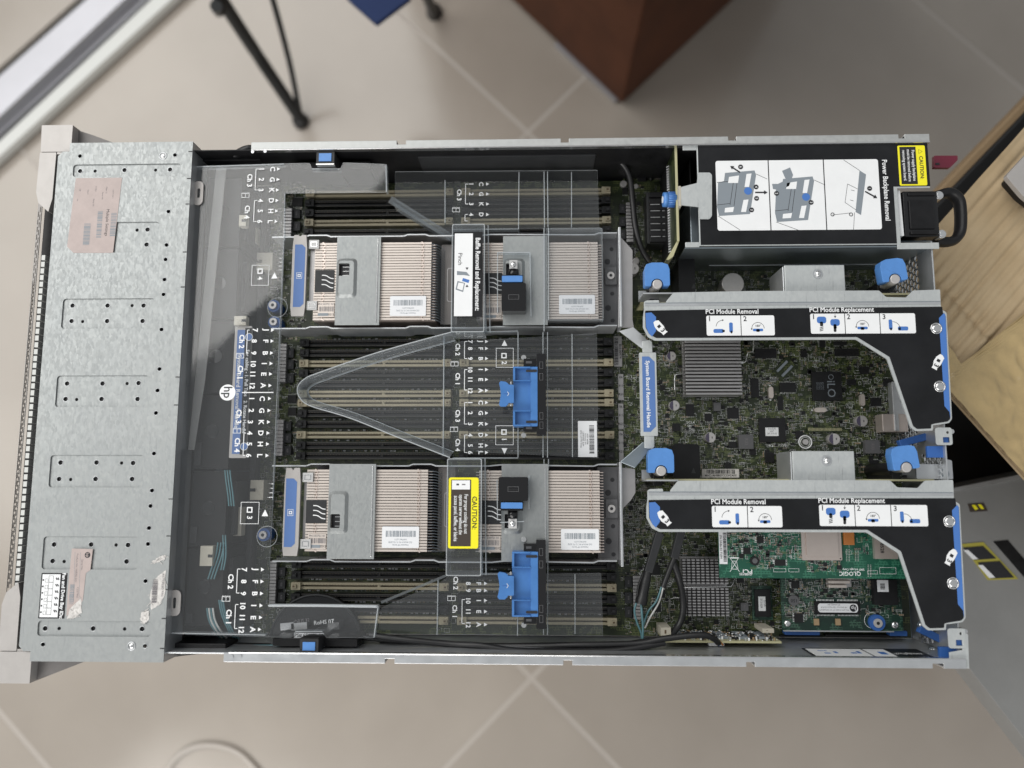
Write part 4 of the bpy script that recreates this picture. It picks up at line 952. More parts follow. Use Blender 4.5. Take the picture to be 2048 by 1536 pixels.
# ================================================================== heatsinks
GH = 'heatsinks over the processors'
def heatsink(lab, fins, cover, win, curve, label, pn, flip, bar=None, barlab=None, curl=None, zt=.060):
    x0, y0, x1, y1 = RC(*fins, zt)
    t = thing('heatsink', lab, 'heatsink', ((x0 + x1) / 2, (y0 + y1) / 2, .016), GH)
    q = MB(); q.box(x0 - .003, y0 - .004, .016, x1 + .004, y1 + .004, .020, 'chip_grey'); q.build('base_plate', t)
    q = MB(); n = 29; p = (y1 - y0) / n
    for i in range(n):
        yy = y0 + i * p; q.box(x0, yy, .020, x1, yy + p * .28, zt - .0006, 'fin_metal'); q.box(x0, yy, zt - .0006, x1, yy + p * .76, zt, 'fin_edge')
        for sx in (x0 + .0085, x1 - .0075):
            q.obox(sx, yy + p * .35, .0042, p * .5, zt, zt + .00035, .7 if i % 2 else -.7, 'fin_metal'); q.obox(sx - .0006, yy + p * .8, .0022, p * .35, zt, zt + .0001, 0, 'slot_groove')
        q.box(x1, yy, .022, x1 + .0035, yy + p * .28, zt - .004, 'fin_metal')
        if curl: q.tube([(x1, yy + p * .3, zt - .001), (x1 + .006, yy + p * .1, zt - .006), (x1 + .011, yy - p * .8, zt - .018)], .0003, 'ink_grey', 4, 3)
        else: q.box(x0 - .003, yy, .03, x0, yy + p * .3, zt - .003, 'fin_grey')
    q.build('fins', t, kind='stuff')
    if curl: q = MB(); q.box(x1 + .007, y0 - .001, .020, x1 + .022, y1 + .002, .044, 'grey_flank'); q.ring(rrect(x1 + .0125, y0 + .02, x1 + .0215, y1 - .02, .002), .0006, .0442, 'fin_grey'); q.build('fin_shroud', t, bevel=.001)
    # cover
    a, b, c, d = RC(*cover, zt + .003); wx0, wy0, wx1, wy1 = RC(*win, zt + .003); q = MB()
    cz = zt + .0030
    q.prism([(a, b), (c, b), (c, d), (a, d)], cz - .0012, cz, 'cover_steel', [rrect(wx0, wy0, wx1, wy1, .0012)[::-1]])
    # raised rim of the pressed window
    rx0, ry0, rx1, ry1 = a + .0002, wy0 - (.0195 if not flip else .0050), wx1 + .0065, wy1 + (.0050 if not flip else .0195)
    rr = rrect(rx0 + .0002, ry0, rx1, ry1, .004); ri = rrect(rx0 + .0025, ry0 + .0026, rx1 - .0026, ry1 - .0026, .0025)
    n_ = len(rr); vs = [(*p_, cz) for p_ in rr] + [(*p_, cz + .0022) for p_ in ri]
    q.add(vs, [(i, (i + 1) % n_, n_ + (i + 1) % n_, n_ + i) for i in range(n_)], 'cover_steel', True)
    q.prism(ri, cz + .0018, cz + .0022, 'cover_steel', [rrect(wx0, wy0, wx1, wy1, .0012)[::-1]])
    q.box(c - .0030, b + .002, cz, c - .0022, d - .002, cz + .0005, 'shiny_steel'); q.box(c - .0012, b + .006, .03, c, d - .006, cz - .0013, 'satin_steel')
    q.build('cover_plate', t, bevel=.0003)
    q = MB(); q.box(wx0, wy0, zt + .0005, wx1, wy1, zt + .0010, 'ink'); 
    for i in range(3): q.box(wx0 + .003, wy0 + (wy1 - wy0) * (i + .3) / 3, zt + .001, wx1, wy0 + (wy1 - wy0) * (i + .45) / 3, zt + .0013, 'shiny_steel')
    q.build('window_spring', t)
    # three curved lines label
    a_, b_, c_, d_ = RC(*curve, zt + .0006); z = zt + .0008; q = MB(); q.box(a_, b_, zt + .0004, c_, d_, z, 'charcoal_plastic')
    for k in range(3):
        yy = d_ - (d_ - b_) * (.24 + .21 * k); pts = []
        for i in range(8): u = i / 7; pts.append((a_ + (c_ - a_) * (.36 + .62 * u), yy - (d_ - b_) * .16 / (1 + math.exp(-10 * (u - .55)))))
        for i in range(7): q.bar(pts[i], pts[i + 1], .0008, z, z + .0001, 'white_print')
    q.build('airflow_label', t)
    a_, b_, c_, d_ = RC(*pn, zt + .0006); q = MB(); q.box(a_, b_, zt + .0004, c_, d_, z, 'fin_edge'); q.barcode(a_ + .001, b_ + (d_ - b_) * .38, c_ - .0005, b_ + (d_ - b_) * .72, z + .0001, 'ink_soft', n=24); q.text('PN 533721 01', (a_ + c_) / 2, d_ - .0016, z + .0001, .0024, 0, 'ink_soft'); q.box(a_, b_ + .001, z, c_ - .005, b_ + .0035, z + .0001, 'ink_grey'); q.text('0212', c_ - .0025, b_ + .0022, z + .0001, .0026, 0, 'ink'); q.build('part_label', t)
    a_, b_, c_, d_ = RC(*label, zt + .0006); q = MB(); q.prism(rrect(a_, b_, c_, d_, .001), zt + .0004, z, 'label_white'); w = c_ - a_; h = d_ - b_
    q.barcode(a_ + w * .1, b_ + h * .52, a_ + w * .92, b_ + h * .8, z + .0001, 'ink_grey', n=44)
    for i, (s_, sz) in enumerate((('0VP7KE LGT1', .0018), ('OZ 4NUUF RC G 7G 2D0J', .0018), ('Heatsink HP Series', .0018))): q.text(s_, a_ + w * .5, b_ + h * (.40 - .13 * i), z + .0001, sz, PI, 'ink_grey', bold=0)
    q.build('barcode_label', t)
    if bar:
        a_, b_, c_, d_ = RC(*bar, zt + .004); z = zt + .004; q = MB(); m_ = (a_ + c_) / 2
        q.prism([(a_, b_ + .008), (a_ + .001, b_), (c_ - .001, b_), (c_, b_ + .008), (c_, d_ - .012), (c_ - .001, d_), (m_ + .0015, d_), (m_, d_ - .002), (m_ - .0015, d_), (a_ + .001, d_), (a_, d_ - .012)], z - .003, z, 'silver_plastic')
        q.box(c_ + .0015, b_ + .012, .03, x0 + .0005, d_ - .01, z - .0062, 'fin_grey')
        for ye in (b_ + .006, d_ - .012): q.box(c_ + .001, ye, z - .004, c_ + .010, ye + .008, z - .002, 'clear_frost'); q.ring(rrect(c_ + .0025, ye + .0015, c_ + .0085, ye + .0065, .0005), .0008, z - .0018, 'shiny_steel')
        o = q.build('lever_bar', t, bevel=.0007); q = MB()
        a_, b_, c_, d_ = RC(*barlab, z); cc = .003; q.prism([(a_, b_), (c_ - cc, b_), (c_, b_ + cc), (c_, d_ - cc), (c_ - cc, d_), (a_, d_)], z, z + .00015, 'blue_label')
        m_ = (a_ + c_) / 2; yy = (b_ + d_) / 2; q.ring(rrect(m_ - .0025, yy - .0028, m_ + .0025, yy + .0028, .0001), .0003, z + .0003, 'white_print'); q.ring(rrect(m_ - .0014, yy - .0014, m_ + .0014, yy + .0014, .0001), .0007, z + .0003, 'white_print')
        q.build('lever_label', o)
    return t
heatsink('beige finned heatsink with blue-topped lever bar, upper left of the four', (628, 484, 862, 640), (672, 473, 760, 650), (678, 528, 700, 553), (630, 540, 668, 584), (780, 592, 852, 632), (636, 605, 668, 634), False, (583, 470, 612, 632), (588, 489, 609, 614), True)
heatsink('beige finned heatsink with blue-topped lever bar, lower left of the four', (612, 938, 855, 1103), (656, 928, 750, 1118), (662, 1028, 681, 1056), (612, 1000, 652, 1046), (764, 1053, 838, 1096), (616, 1068, 652, 1098), True, (567, 936, 599, 1112), (570, 957, 592, 1094), True)
heatsink('beige finned heatsink right of the white instruction label, under the clear baffle', (960, 484, 1196, 638), (1006, 472, 1095, 650), (1012, 528, 1035, 553), (966, 546, 1004, 588), (1118, 590, 1190, 628), (968, 606, 1003, 638), False)
heatsink('beige finned heatsink right of the yellow caution label, nearest the bottom risers', (958, 940, 1200, 1105), (1003, 928, 1097, 1122), (1008, 1028, 1030, 1056), (960, 1001, 1003, 1048), (1122, 1058, 1198, 1100), (962, 1072, 1001, 1102), True)
# processor frames
for (ya, yb, la) in ((472, 656, 'upper'), (932, 1124, 'lower')):
    t = thing('processor_frame', f'steel retaining frame around the {la} pair of finned heatsinks', 'frame', (.26, .1 if la == 'upper' else -.1, .02))
    for py in (ya, yb):
        q = MB(); y = W(900, py, .055).y; xa, xb = W(545, py, .055).x, W(1234, py, .055).x
        P = [(xa, y), (xa + .03, y), (xa + .034, y + .0015), (xa + .05, y + .0015), (xa + .054, y), (xa + .12, y), (xa + .124, y + .0015), (xa + .14, y + .0015), (xa + .144, y), (xa + .19, y), (xa + .20, y + .001), (xa + .28, y), (xb - .02, y), (xb - .016, y + .0015), (xb, y + .0015)]
        for i in range(len(P) - 1): q.bar(P[i], P[i + 1], .0011, .020, .0555 if i % 4 else .056, 'satin_steel')
        q.build('frame_rail', t)
    x0, y0, x1, y1 = RC(1204 if la == 'upper' else 1200, ya + 2, 1234 if la == 'upper' else 1236, yb - 4, .04)
    q = MB(); q.box(x0 - .002, y0, .018, x1, y1, .040, 'chip_grey')
    for i, f_ in enumerate((.06, .2, .36, .72, .86)): q.cyl(x1 - .0045 - (i % 2) * .004, y0 + (y1 - y0) * f_, .040, .0402, .0027 if i % 2 else .0019, 'ink', 14)
    c = (x1 - .006, y0 + (y1 - y0) * .55); q.box(c[0] - .005, c[1] - .008, .0402, x1 - .0005, c[1] + .008, .043, 'chip_grey'); q.cyl(*c, .043, .045, .0034, 'cap_top', 18); q.cyl(*c, .045, .0452, .0015, 'ink', 6)
    q.build('end_block', t, bevel=.0005)
    q = MB(); q.box(x1 + .0002, y0 - .004, .030, x1 + .0024, y1 + .004, .0565, 'satin_steel'); q.build('end_rail', t, bevel=.0004)

# ================================================================== riser modules
Z = .0838
def riser():
    c = W(1600, 620, Z)
    t = thing('riser_module', 'black and silver expansion riser bracket, the upper of the two, just below the power cage', 'riser bracket', (c.x, c.y, .012), 'expansion riser brackets at the right')
    bar_ = [(1288, 607), (1288, 604), (1292, 601), (1318, 600), (1318, 606), (1332, 606), (1332, 603), (1347, 585), (1500, 582), (1758, 581), (1772, 594), (1812, 595), (1826, 581), (1880, 579), (1882, 618)]
    low = [(1893, 625), (1904, 838), (1898, 846), (1872, 850), (1866, 850), (1866, 861), (1831, 862), (1821, 854), (1774, 718), (1712, 679), (1500, 680), (1310, 681), (1296, 674), (1286, 655), (1286, 634), (1288, 620)]
    q = MB(); q.prism(rpoly(PL(bar_ + low, Z), .0008, 2), Z - .0014, Z, 'galvanised_steel')
    a, b = W(1290, 617, Z), W(1881, 612, Z); q.box(a.x, a.y + .0022, Z, b.x, a.y + .0042, Z + .0005, 'satin_steel'); q.box(a.x, a.y + .0044, Z, b.x, a.y + .0050, Z + .0001, 'ink_grey')
    y = W(1600, 583, Z).y; x0, x1 = W(1350, 583, Z).x, W(1756, 583, Z).x; q.box(x0, y - .0012, .03, x1, y, Z - .0015, 'satin_steel')
    q.build('bracket_plate', t, bevel=.0005)
    lb = [(1290, 621.5), (1500, 617.5), (1884, 613.5), (1886, 628), (1891, 632), (1900, 838), (1895, 843), (1870, 847), (1862, 849), (1862, 857), (1834, 858), (1826, 852), (1779, 714), (1714, 674), (1500, 675), (1312, 676), (1298, 668), (1291, 655)]
    z = Z + .0003; q = MB(); q.prism(rpoly(PL(lb, Z), .0008, 3), Z + .00002, z, 'label_black'); L_ = q.build('instruction_label', t)
    z += .00006
    q = MB()
    q.flat(PL([(1291, 626), (1303, 625), (1312, 634), (1312, 662), (1304, 673), (1297, 666), (1292, 654)], z), z, 'ink_blue')
    q.flat(PL([(1888, 626), (1891, 630), (1901, 838), (1899, 824), (1889, 812), (1878, 636)], z), z, 'ink_blue')
    def T(s, px, py, sz, m='white_print', a=0, b=.018, sx=1): c = W(px, py, z); q.text(s, c.x, c.y, z + .00008, sz, a, m, bold=b, sx=sx)
    T('PCI Module Removal', 1464, 623.3, .0058, sx=.90); T('PCI Module Replacement', 1683, 619.6, .0058, sx=.90)
    for hx, hy, a in ((1321, 656, -.85), (1875, 725, -2.09)):
        c = W(hx, hy, z); co, si = math.cos(a), math.sin(a)
        P = [(-.0075, .0010), (-.006, .0032), (.0005, .0032), (.0045, .0018), (.0062, .0024), (.0062, -.0024), (.004, -.0022), (0, -.0034), (-.004, -.0030), (-.0075, -.0012)]
        q.flat([(c.x + x * co - y * si, c.y + x * si + y * co) for x, y in P], z + .00005, 'white_print'); q.obox(c.x - .0018 * co, c.y - .0018 * si, .0024, .0028, z + .0001, z + .00015, a, 'ink'); q.text('3', c.x + .0028 * co, c.y + .0028 * si, z + .00015, .0052, a, 'ink', bold=.03)
    def pan(cells, y0, y1):
        x0 = cells[0][0]; x1 = cells[-1][1]; a, b, c, d = RC(x0, y0, x1, y1, z); q.flat(rrect(a, b, c, d, .0014), z + .00004, 'white_print')
        for cl in cells[1:]: p = W(cl[0], (y0 + y1) / 2, z).x; q.box(p - .0003, b, z + .00004, p + .0003, d, z + .00008, 'label_black')
    zz = z + .00012
    def num(s, px, py): c = W(px, py, z); q.text(s, c.x, c.y, zz, .0060, 0, 'ink', bold=.015)
    def arc(cx, cy, r, a0, a1):
        c = W(cx, cy, z); P = [(c.x + r * math.cos(math.radians(a0 + (a1 - a0) * i / 10)), c.y + r * math.sin(math.radians(a0 + (a1 - a0) * i / 10))) for i in range(11)]
        for i in range(10): q.bar(P[i], P[i + 1], .00035, zz - .00003, zz, 'ink')
        e = Vector(P[-1]); d = (Vector(P[-1]) - Vector(P[-2])).normalized(); n_ = Vector((-d.y, d.x)); q.flat([tuple(e + d * .0014), tuple(e + n_ * .0008), tuple(e - n_ * .0008)], zz, 'ink')
    def blob(px, py, w, h, a=0, m='ink_blue'):
        c = W(px, py, z); co, si = math.cos(a), math.sin(a); q.flat([(c.x + x * co - y * si, c.y + x * si + y * co) for x, y in rrect(-w / 2, -h / 2, w / 2, h / 2, min(w, h) * .35)], zz, m)
    def lever_up(px, py): blob(px, py, .0030, .0085); blob(px + 1, py + 9, .0015, .0022, 0, 'ink')
    def lever_dn(px, py): blob(px, py, .0085, .0034); blob(px - 7, py + 1, .0022, .0018, 0, 'ink')
    def half(cx, cy):
        arc(cx, cy, .0052, 0, 180); blob(cx, cy + 3, .0085, .0022); blob(cx, cy + 4, .003, .0024, 0, 'ink'); c = W(cx, cy - 5, z); q.text('180°', c.x, c.y, zz, .0026, 0, 'ink')
    pan([(1413, 1482), (1482, 1549)], 631, 671)
    num('1', 1419, 638); num('2', 1490, 638); arc(1446, 654, .0058, 175, 95); blob(1437, 662, .0085, .0034); blob(1447, 662, .0022, .002, 0, 'ink'); lever_up(1462, 655); half(1516, 657)
    pan([(1621, 1690), (1690, 1760), (1760, 1831)], 627, 667)
    num('1', 1627, 634); num('2', 1697, 634); num('3', 1768, 634)
    for px in (1643, 1670): blob(px, 640 + (5 if px > 1650 else 0), .0078, .0058); blob(px, 648 + (5 if px > 1650 else 0), .0026, .004, 0, 'ink')
    for i in range(3): blob(1643, 655 + i * 3, .0032, .0006, .3, 'ink')
    blob(1670, 658, .0022, .005, 0, 'ink'); c = W(1670, 632, z); q.flat([(c.x - .001, c.y), (c.x + .001, c.y), (c.x, c.y - .0018)], zz, 'ink'); q.bar((c.x, c.y), (c.x, c.y + .0016), .0003, zz - .00003, zz, 'ink')
    half(1725, 653); lever_up(1781, 649); arc(1786, 657, .0058, 90, 15); lever_dn(1806, 657)
    q.build('lettering', L_, kind='stuff')
    for px, py in ((1872, 657), (1879, 773)):
        c = W(px, py, Z); q = MB(); q.torus(c.x, c.y, Z + .0005, .0043, .0006, 'shiny_steel', 28, 6); q.dome(c.x, c.y, Z + .0004, .0036, .0014, 'shiny_steel', 24, 5); q.build('rivet', t)
    # silver box with screw
    x0, y0, x1, y1 = RC(1566, 530, 1690, 584, .078); q = MB()
    q.box(x0 + .0015, y0 - .004, .0765, x1, y1, .078, 'galvanised_steel'); q.box(x0, y0 - .004, .04, x0 + .0014, y1 - .001, .0772, 'satin_steel'); q.box(x1 - .0012, y0, .04, x1, y1 - .001, .0764, 'satin_steel'); q.box(x0 + .0015, y1 - .0012, .04, x1 - .0013, y1, .0764, 'satin_steel')
    o = q.build('card_clamp', t, bevel=.0009); c = W(1635, 548, .078); q = MB(); q.cyl(c.x, c.y, .078, .0785, .0042, 'satin_steel', 24); q.dome(c.x + .0003, c.y, .0785, .0028, .0022, 'shiny_steel'); q.build('screw', o)
    # edge of the riser board seen in the gaps
    q = MB(); a, b = W(1290, 590, .072), W(1846, 590, .072); q.box(a.x, a.y - .0008, .015, b.x, a.y + .0008, .0705, 'board_edge'); q.build('riser_board', t)
    q = MB(); x0, y0, x1, y1 = RC(1286, 586, 1348, 590, .08); q.box(x0, y1 - .0008, .05, x1, y1 + .0004, .080, 'satin_steel'); q.box(x0, y1, .05, x0 + .01, y1 + .009, .052, 'satin_steel'); q.build('side_flange', t)
    # release latches
    for (px, py, w, h, a, kx, ky) in ((1314, 549, .0215, .0205, 0, 1312, 563), (1786, 540, .0215, .0195, .12, 1790, 551)):
        c = W(px, py, .080); k = W(kx, ky, .080); co, si = math.cos(a), math.sin(a); q = MB()
        R_ = .0052; P = rrect(-w / 2, -h / 2, w / 2, h / 2, .0042, 5)
        n1 = [p for p in P]
        # U shape
        U = [(-w / 2, -h / 2 + .001), (-w / 2 + .001, -h / 2), (-R_ - .0003, -h / 2)] + [(R_ * math.cos(math.radians(t_)), -h / 2 + .0012 + R_ * math.sin(math.radians(t_))) for t_ in range(180, -1, -20)] + [(R_ + .0003, -h / 2), (w / 2 - .001, -h / 2), (w / 2, -h / 2 + .001), (w / 2, h / 2 - .006), (w / 2 - .0015, h / 2 - .0015), (w / 2 - .006, h / 2), (-w / 2 + .006, h / 2), (-w / 2 + .0015, h / 2 - .0015), (-w / 2, h / 2 - .006)]
        q.prism([(c.x + x * co - y * si, c.y + x * si + y * co) for x, y in U], .0700, .0812, 'blue_plastic')
        o = q.build('release_latch', t, bevel=.0003)
        q = MB(); kx_, ky_ = c.x - (-h / 2 + .0012) * si, c.y + (-h / 2 + .0012) * co
        q.cyl(kx_, ky_ + .0004, .060, .0812, .0044, 'cap_top', 22, .0041); q.cyl(kx_, ky_ - .001, .012, .060, .0062, 'black_plastic', 20); q.box(kx_ - .004, ky_ - .012, .012, kx_ + .004, ky_ - .003, .062, 'black_plastic'); q.build('latch_post', o, bevel=.0006)
    return t
r1 = riser()
sh = W(1650, 981, Z) - W(1640, 600, Z); sh.z = 0; sh.x = (W(1288, 985, Z) - W(1288, 607, Z)).x * 0 + W(1297, 1000, Z).x - W(1290, 624, Z).x
sh.y = W(1600, 1001, Z).y - W(1600, 620, Z).y
r2 = dup(r1, sh, 'black and silver expansion riser bracket, the lower of the two, over the bright green card')

# ================================================================== power cage, backplane, supply
pc = thing('power_cage', 'steel power supply cage topped with black and white instruction label', 'power cage', (.57, .16, .002))
x0, y0, x1, y1 = RC(1396, 287, 1862, 490, .083)
nx, ny = W(1795, 378, .083).x, W(1795, 376, .083).y
q = MB(); q.prism([(x0, y0), (nx, y0), (nx, ny), (x1 - .0002, ny), (x1, y1), (x0, y1)], .0815, .083, 'galvanised_steel')
q.prism([(x0 - .012, y1 - .0045), (x0, y1 - .0045), (x0, y1), (x0 - .012, y1)][::1], .0815, .0829, 'galvanised_steel'); q.box(x0 - .012, y0 - .001, .0815, x0, y0 + .0035, .0829, 'galvanised_steel')
q.box(nx - .003, y0 - .004, .0815, x1 + .004, y0 + .0015, .0828, 'galvanised_steel')
q.build('cage_top', pc, bevel=.0004)
q = MB(); q.box(x0 - .012, y0 - .0018, .010, x1 + .004, y0 - .0006, .0812, 'dark_steel'); q.box(x0 - .002, y0 + .004, .012, x0 - .001, y1 - .004, .060, 'black_plastic')
q.box(x0 + .02, y0 - .0022, .028, x1 - .01, y0 - .0018, .0285, 'shiny_steel'); q.build('cage_wall', pc)
q = MB(); z = .0833; lx0, ly0, lx1, ly1 = x0 + .001, y0 + .0008, x1 - .0003, y1 - .0004
q.prism([(lx0, ly0), (nx - .0035, ly0), (nx - .0035, ny + .0013), (lx1, ny + .0013), (lx1, ly1), (lx0, ly1)], .08302, z, 'label_black')
lab = q.build('instruction_label', pc); q = MB(); z += .00005
a, b, c, d = RC(1433, 320, 1760, 460, z); q.flat(rrect(a, b, c, d, .002), z, 'white_print'); zz = z + .0001
for px in (1539, 1650): p = W(px, 390, z).x; q.box(p - .0004, b, z, p + .0004, d, zz, 'label_black')
c1 = W(1772, 380, z); q.text('Power Backplane Removal', c1.x, c1.y, z, .0060, D90, 'white_print', sx=.85, bold=.018)
def ln(p0, p1, w=.0003, m='ink'): q.bar(W(*p0, z), W(*p1, z), w, zz - .00002, zz + .00002, m)
def pg(P, m, k=0): q.flat(PL(P, z), zz + .00004 * k, m)
def arrow(p0, p1):
    A, B = W(*p0, z).xy, W(*p1, z).xy; d_ = (B - A).normalized(); n_ = Vector((-d_.y, d_.x)); q.bar(A, B, .0012, zz + .0001, zz + .00014, 'ink'); q.flat([tuple(B + d_ * .003), tuple(B + n_ * .0018), tuple(B - n_ * .0018)], zz + .00016, 'ink')
def dot(px, py, s): c_ = W(px, py, z); q.cyl(c_.x, c_.y, zz + .0001, zz + .00016, .0021, 'ink', 18); q.text(s, c_.x, c_.y, zz + .0002, .003, D90, 'white_print')
for ox, oy in ((0, 0), (116, 12)):
    S = lambda P: [(x + ox, y + oy) for x, y in P]
    pg(S([(1450, 346), (1509, 341), (1512, 350), (1500, 428), (1438, 432), (1434, 414), (1436, 366), (1448, 362)]), 'ink_grey')
    pg(S([(1458, 354), (1478, 351), (1476, 366), (1456, 366)]), 'white_print', 1); pg(S([(1493, 348), (1503, 347), (1498, 374), (1489, 374)]), 'white_print', 1); pg(S([(1487, 400), (1497, 399), (1492, 424), (1482, 424)]), 'white_print', 1); pg(S([(1450, 416), (1468, 414), (1466, 424), (1449, 425)]), 'white_print', 1)
    for seg in (((1434, 365), (1467, 362)), ((1467, 362), (1460, 410)), ((1434, 410), (1460, 407)), ((1467, 362), (1474, 366)), ((1474, 366), (1468, 412))): ln(*[(x + ox, y + oy) for x, y in seg], .0004)
    cc = W(1496 + ox, 382 + oy, z); q.cyl(cc.x, cc.y, zz + .00006, zz + .0001, .0034, 'ink_blue', 18)
    ln((1436 + ox, 432 + oy), (1480 + ox, 460)); ln((1512 + ox, 348 + oy), (1534 + ox, 358 + oy))
pg([(1564, 342), (1580, 335), (1586, 350), (1578, 372), (1560, 380), (1546, 378), (1544, 368), (1556, 368), (1572, 360)], 'ink_grey', 1)
arrow((1480, 345), (1466, 336)); arrow((1510, 385), (1528, 385)); arrow((1730, 383), (1748, 393))
for px, py, s in ((1481, 334, '6'), (1512, 374, '4'), (1513, 397, '5'), (1503, 420, '3'), (1553, 387, '2'), (1622, 405, '3'), (1739, 377, '1')): dot(px, py, s)
pg([(1719, 341), (1732, 349), (1722, 430), (1711, 424)], 'ink_grey')
for seg in (((1719, 341), (1687, 320)), ((1695, 368), (1715, 378)), ((1695, 368), (1690, 405)), ((1690, 405), (1712, 420)), ((1665, 430), (1700, 426)), ((1709, 425), (1707, 459)), ((1702, 380), (1709, 382)), ((1700, 400), (1707, 402))): ln(*seg)
for px in (1665, 1702): c_ = W(px, 429, z); q.torus(c_.x, c_.y, zz, .0014, .0003, 'ink', 14, 4)
a, b, c, d = RC(1797, 291, 1852, 371, z); q.flat(rrect(a, b, c, d, .0012), z + .00002, 'yellow_label'); w = c - a; q.flat([(a + w * .07, b + .0012), (a + w * .66, b + .0012), (a + w * .66, d - .0012), (a + w * .07, d - .0012)], zz, 'ink')
q.text('CAUTION:', a + w * .83, (b + d) / 2 - .002, zz, .0044, D90, 'ink', bold=.02); e = (a + w * .83, d - .0055); q.ring([(e[0] + .0018, e[1]), (e[0] - .0016, e[1] + .002), (e[0] - .0016, e[1] - .002)], .0003, zz, 'ink')
for i, s_ in enumerate(('Power supply backplane', 'must be removed before', 'removing system board.')): q.text(s_, a + w * (.55 - .17 * i), (b + d) / 2, zz + .00005, .0035, D90, 'white_print', sx=.82)
q.build('lettering', lab, kind='stuff')
# T tongue with blue thumbscrew
q = MB(); zt = .0850; q.prism(rpoly(PL([(1362, 374), (1394, 366), (1396, 345), (1420, 345), (1424, 350), (1424, 432), (1419, 438), (1400, 438), (1398, 414), (1362, 410)], zt), .001), zt - .0012, zt, 'galvanised_steel')
a = W(1359, 372, zt); b = W(1359, 412, zt); q.box(a.x - .001, b.y, .05, a.x + .0012, a.y, zt, 'connector_white'); o = q.build('backplane_tongue', pc, bevel=.0004)
q = MB(); a = W(1326, 399, .075); b = W(1352, 399, .075)
def kn(x, y, z_): return (z_, a.y + x, .0745 + y)
q.cyl(0, 0, a.x, a.x + .004, .0062, 'blue_plastic', 20, .0066, kn); q.cyl(0, 0, a.x + .0041, b.x, .0066, 'blue_plastic', 20, .0060, kn)
for i in range(20): t_ = 2 * PI * i / 20; q.box(-.0003 + .0065 * math.cos(t_), -.0003 + .0065 * math.sin(t_), a.x + .004, .0003 + .0065 * math.cos(t_), .0003 + .0065 * math.sin(t_), b.x - .001, 'blue_deep', kn)
q.cyl(0, 0, a.x - .0006, a.x, .0030, 'white_print', 16, .003, kn); q.build('thumbscrew', o)
# backplane board on edge
bp = thing('power_backplane', 'power backplane board standing on edge beside the black instruction label', 'circuit board', (W(1350, 400, .08).x, .17, .01))
q = MB(); a = W(1351, 292, .080); b = W(1351, 482, .080); q.box(a.x - .0009, b.y, .012, a.x + .0012, a.y, .080, 'board_edge'); q.box(a.x - .0011, b.y, .012, a.x - .00095, a.y, .0795, 'pcb_dark')
q.prism([(a.x - .0009, b.y), (a.x + .0012, b.y), (a.x - .004, b.y - .013), (a.x - .008, b.y - .016), (a.x - .010, b.y - .016)], .015, .078, 'board_edge'); q.build('board', bp)
q = MB(); y0, y1 = W(1337, 505, .05).y, W(1337, 330, .05).y; x = W(1338, 400, .05).x; n = 34
q.box(x - .0012, y0, .012, x + .001, y1, .0495, 'black_plastic')
for i in range(n): yy = y0 + (y1 - y0) * i / n; q.obox(x, yy + .001, .0034, .0008, .0495, .0508, .5, 'white_print')
q.build('pin_row', bp)
# supply unit with handle
pb = thing('power_supply', 'black power supply unit with a looped pull handle at the right end', 'power supply', (.63, .125, .01))
x0, y0, x1, y1 = RC(1790, 378, 1878, 476, .079)
q = MB(); q.box(.44, y0 + .001, .010, x1, y1 - .001, .0655, 'dark_steel'); q.box(x0 + .008, y0 + .0015, .0656, x1, y1 - .0015, .078, 'black_gloss'); q.box(x0 + .012, y0 + .008, .078, x1 - .004, y1 - .010, .0795, 'black_plastic')
q.box(x0 + .012, y0 + .003, .078, x1 - .002, y0 + .006, .080, 'black_plastic'); q.box(x0 + .012, y1 - .006, .078, x1 - .002, y1 - .003, .0795, 'black_plastic'); q.build('body', pb, bevel=.0012)
q = MB(); q.prism(rpoly([(x0 + .001, y0 + .002), (x0 + .0065, y0 + .002), (x0 + .0055, y1 - .001), (x0 - .0005, y1 - .001)], .0006), .0656, .0790, 'white_print'); q.build('label_strip', pb, bevel=.0003)
for yy in (y0 + .0045, y1 - .0045): q = MB(); q.cyl(x1 + .003, yy, .068, .076, .0038, 'shiny_steel', 18); q.cyl(x1 + .003, yy, .076, .077, .0026, 'satin_steel', 18); q.build('hinge_screw', pb, bevel=.0005)
q = MB(); hz = .062; P = [W(x, y, hz) for x, y in ((1872, 392), (1895, 386), (1912, 394), (1920, 412), (1921, 455), (1914, 475), (1898, 484), (1870, 483))]
q.tube(P, .0043, 'black_plastic', 10, 6, 1.7)
for f_ in (.3, .5, .7): pass
o = q.build('pull_handle', pb)
q = MB(); q.box(XR - .001, y0, .01, XR + .002, y1, .064, 'black_plastic')
for i in range(6): q.torus(0, 0, 0, .0001, .00005, 'black_plastic', 4, 3)
q.build('rear_face', pb)
q = MB(); q.prism(rpoly(PL([(1866, 313), (1913, 313), (1913, 322), (1898, 337), (1866, 337)], .045), .0008), .043, .047, 'maroon'); q.box(W(1868, 325, .045).x, W(1868, 336, .045).y + .002, .047, W(1876, 325, .045).x, W(1868, 328, .045).y, .0475, 'ink')
tag(q.build('release_tab', bevel=.0006), 'maroon plastic release tab sticking out above the black pull handle', 'release tab')

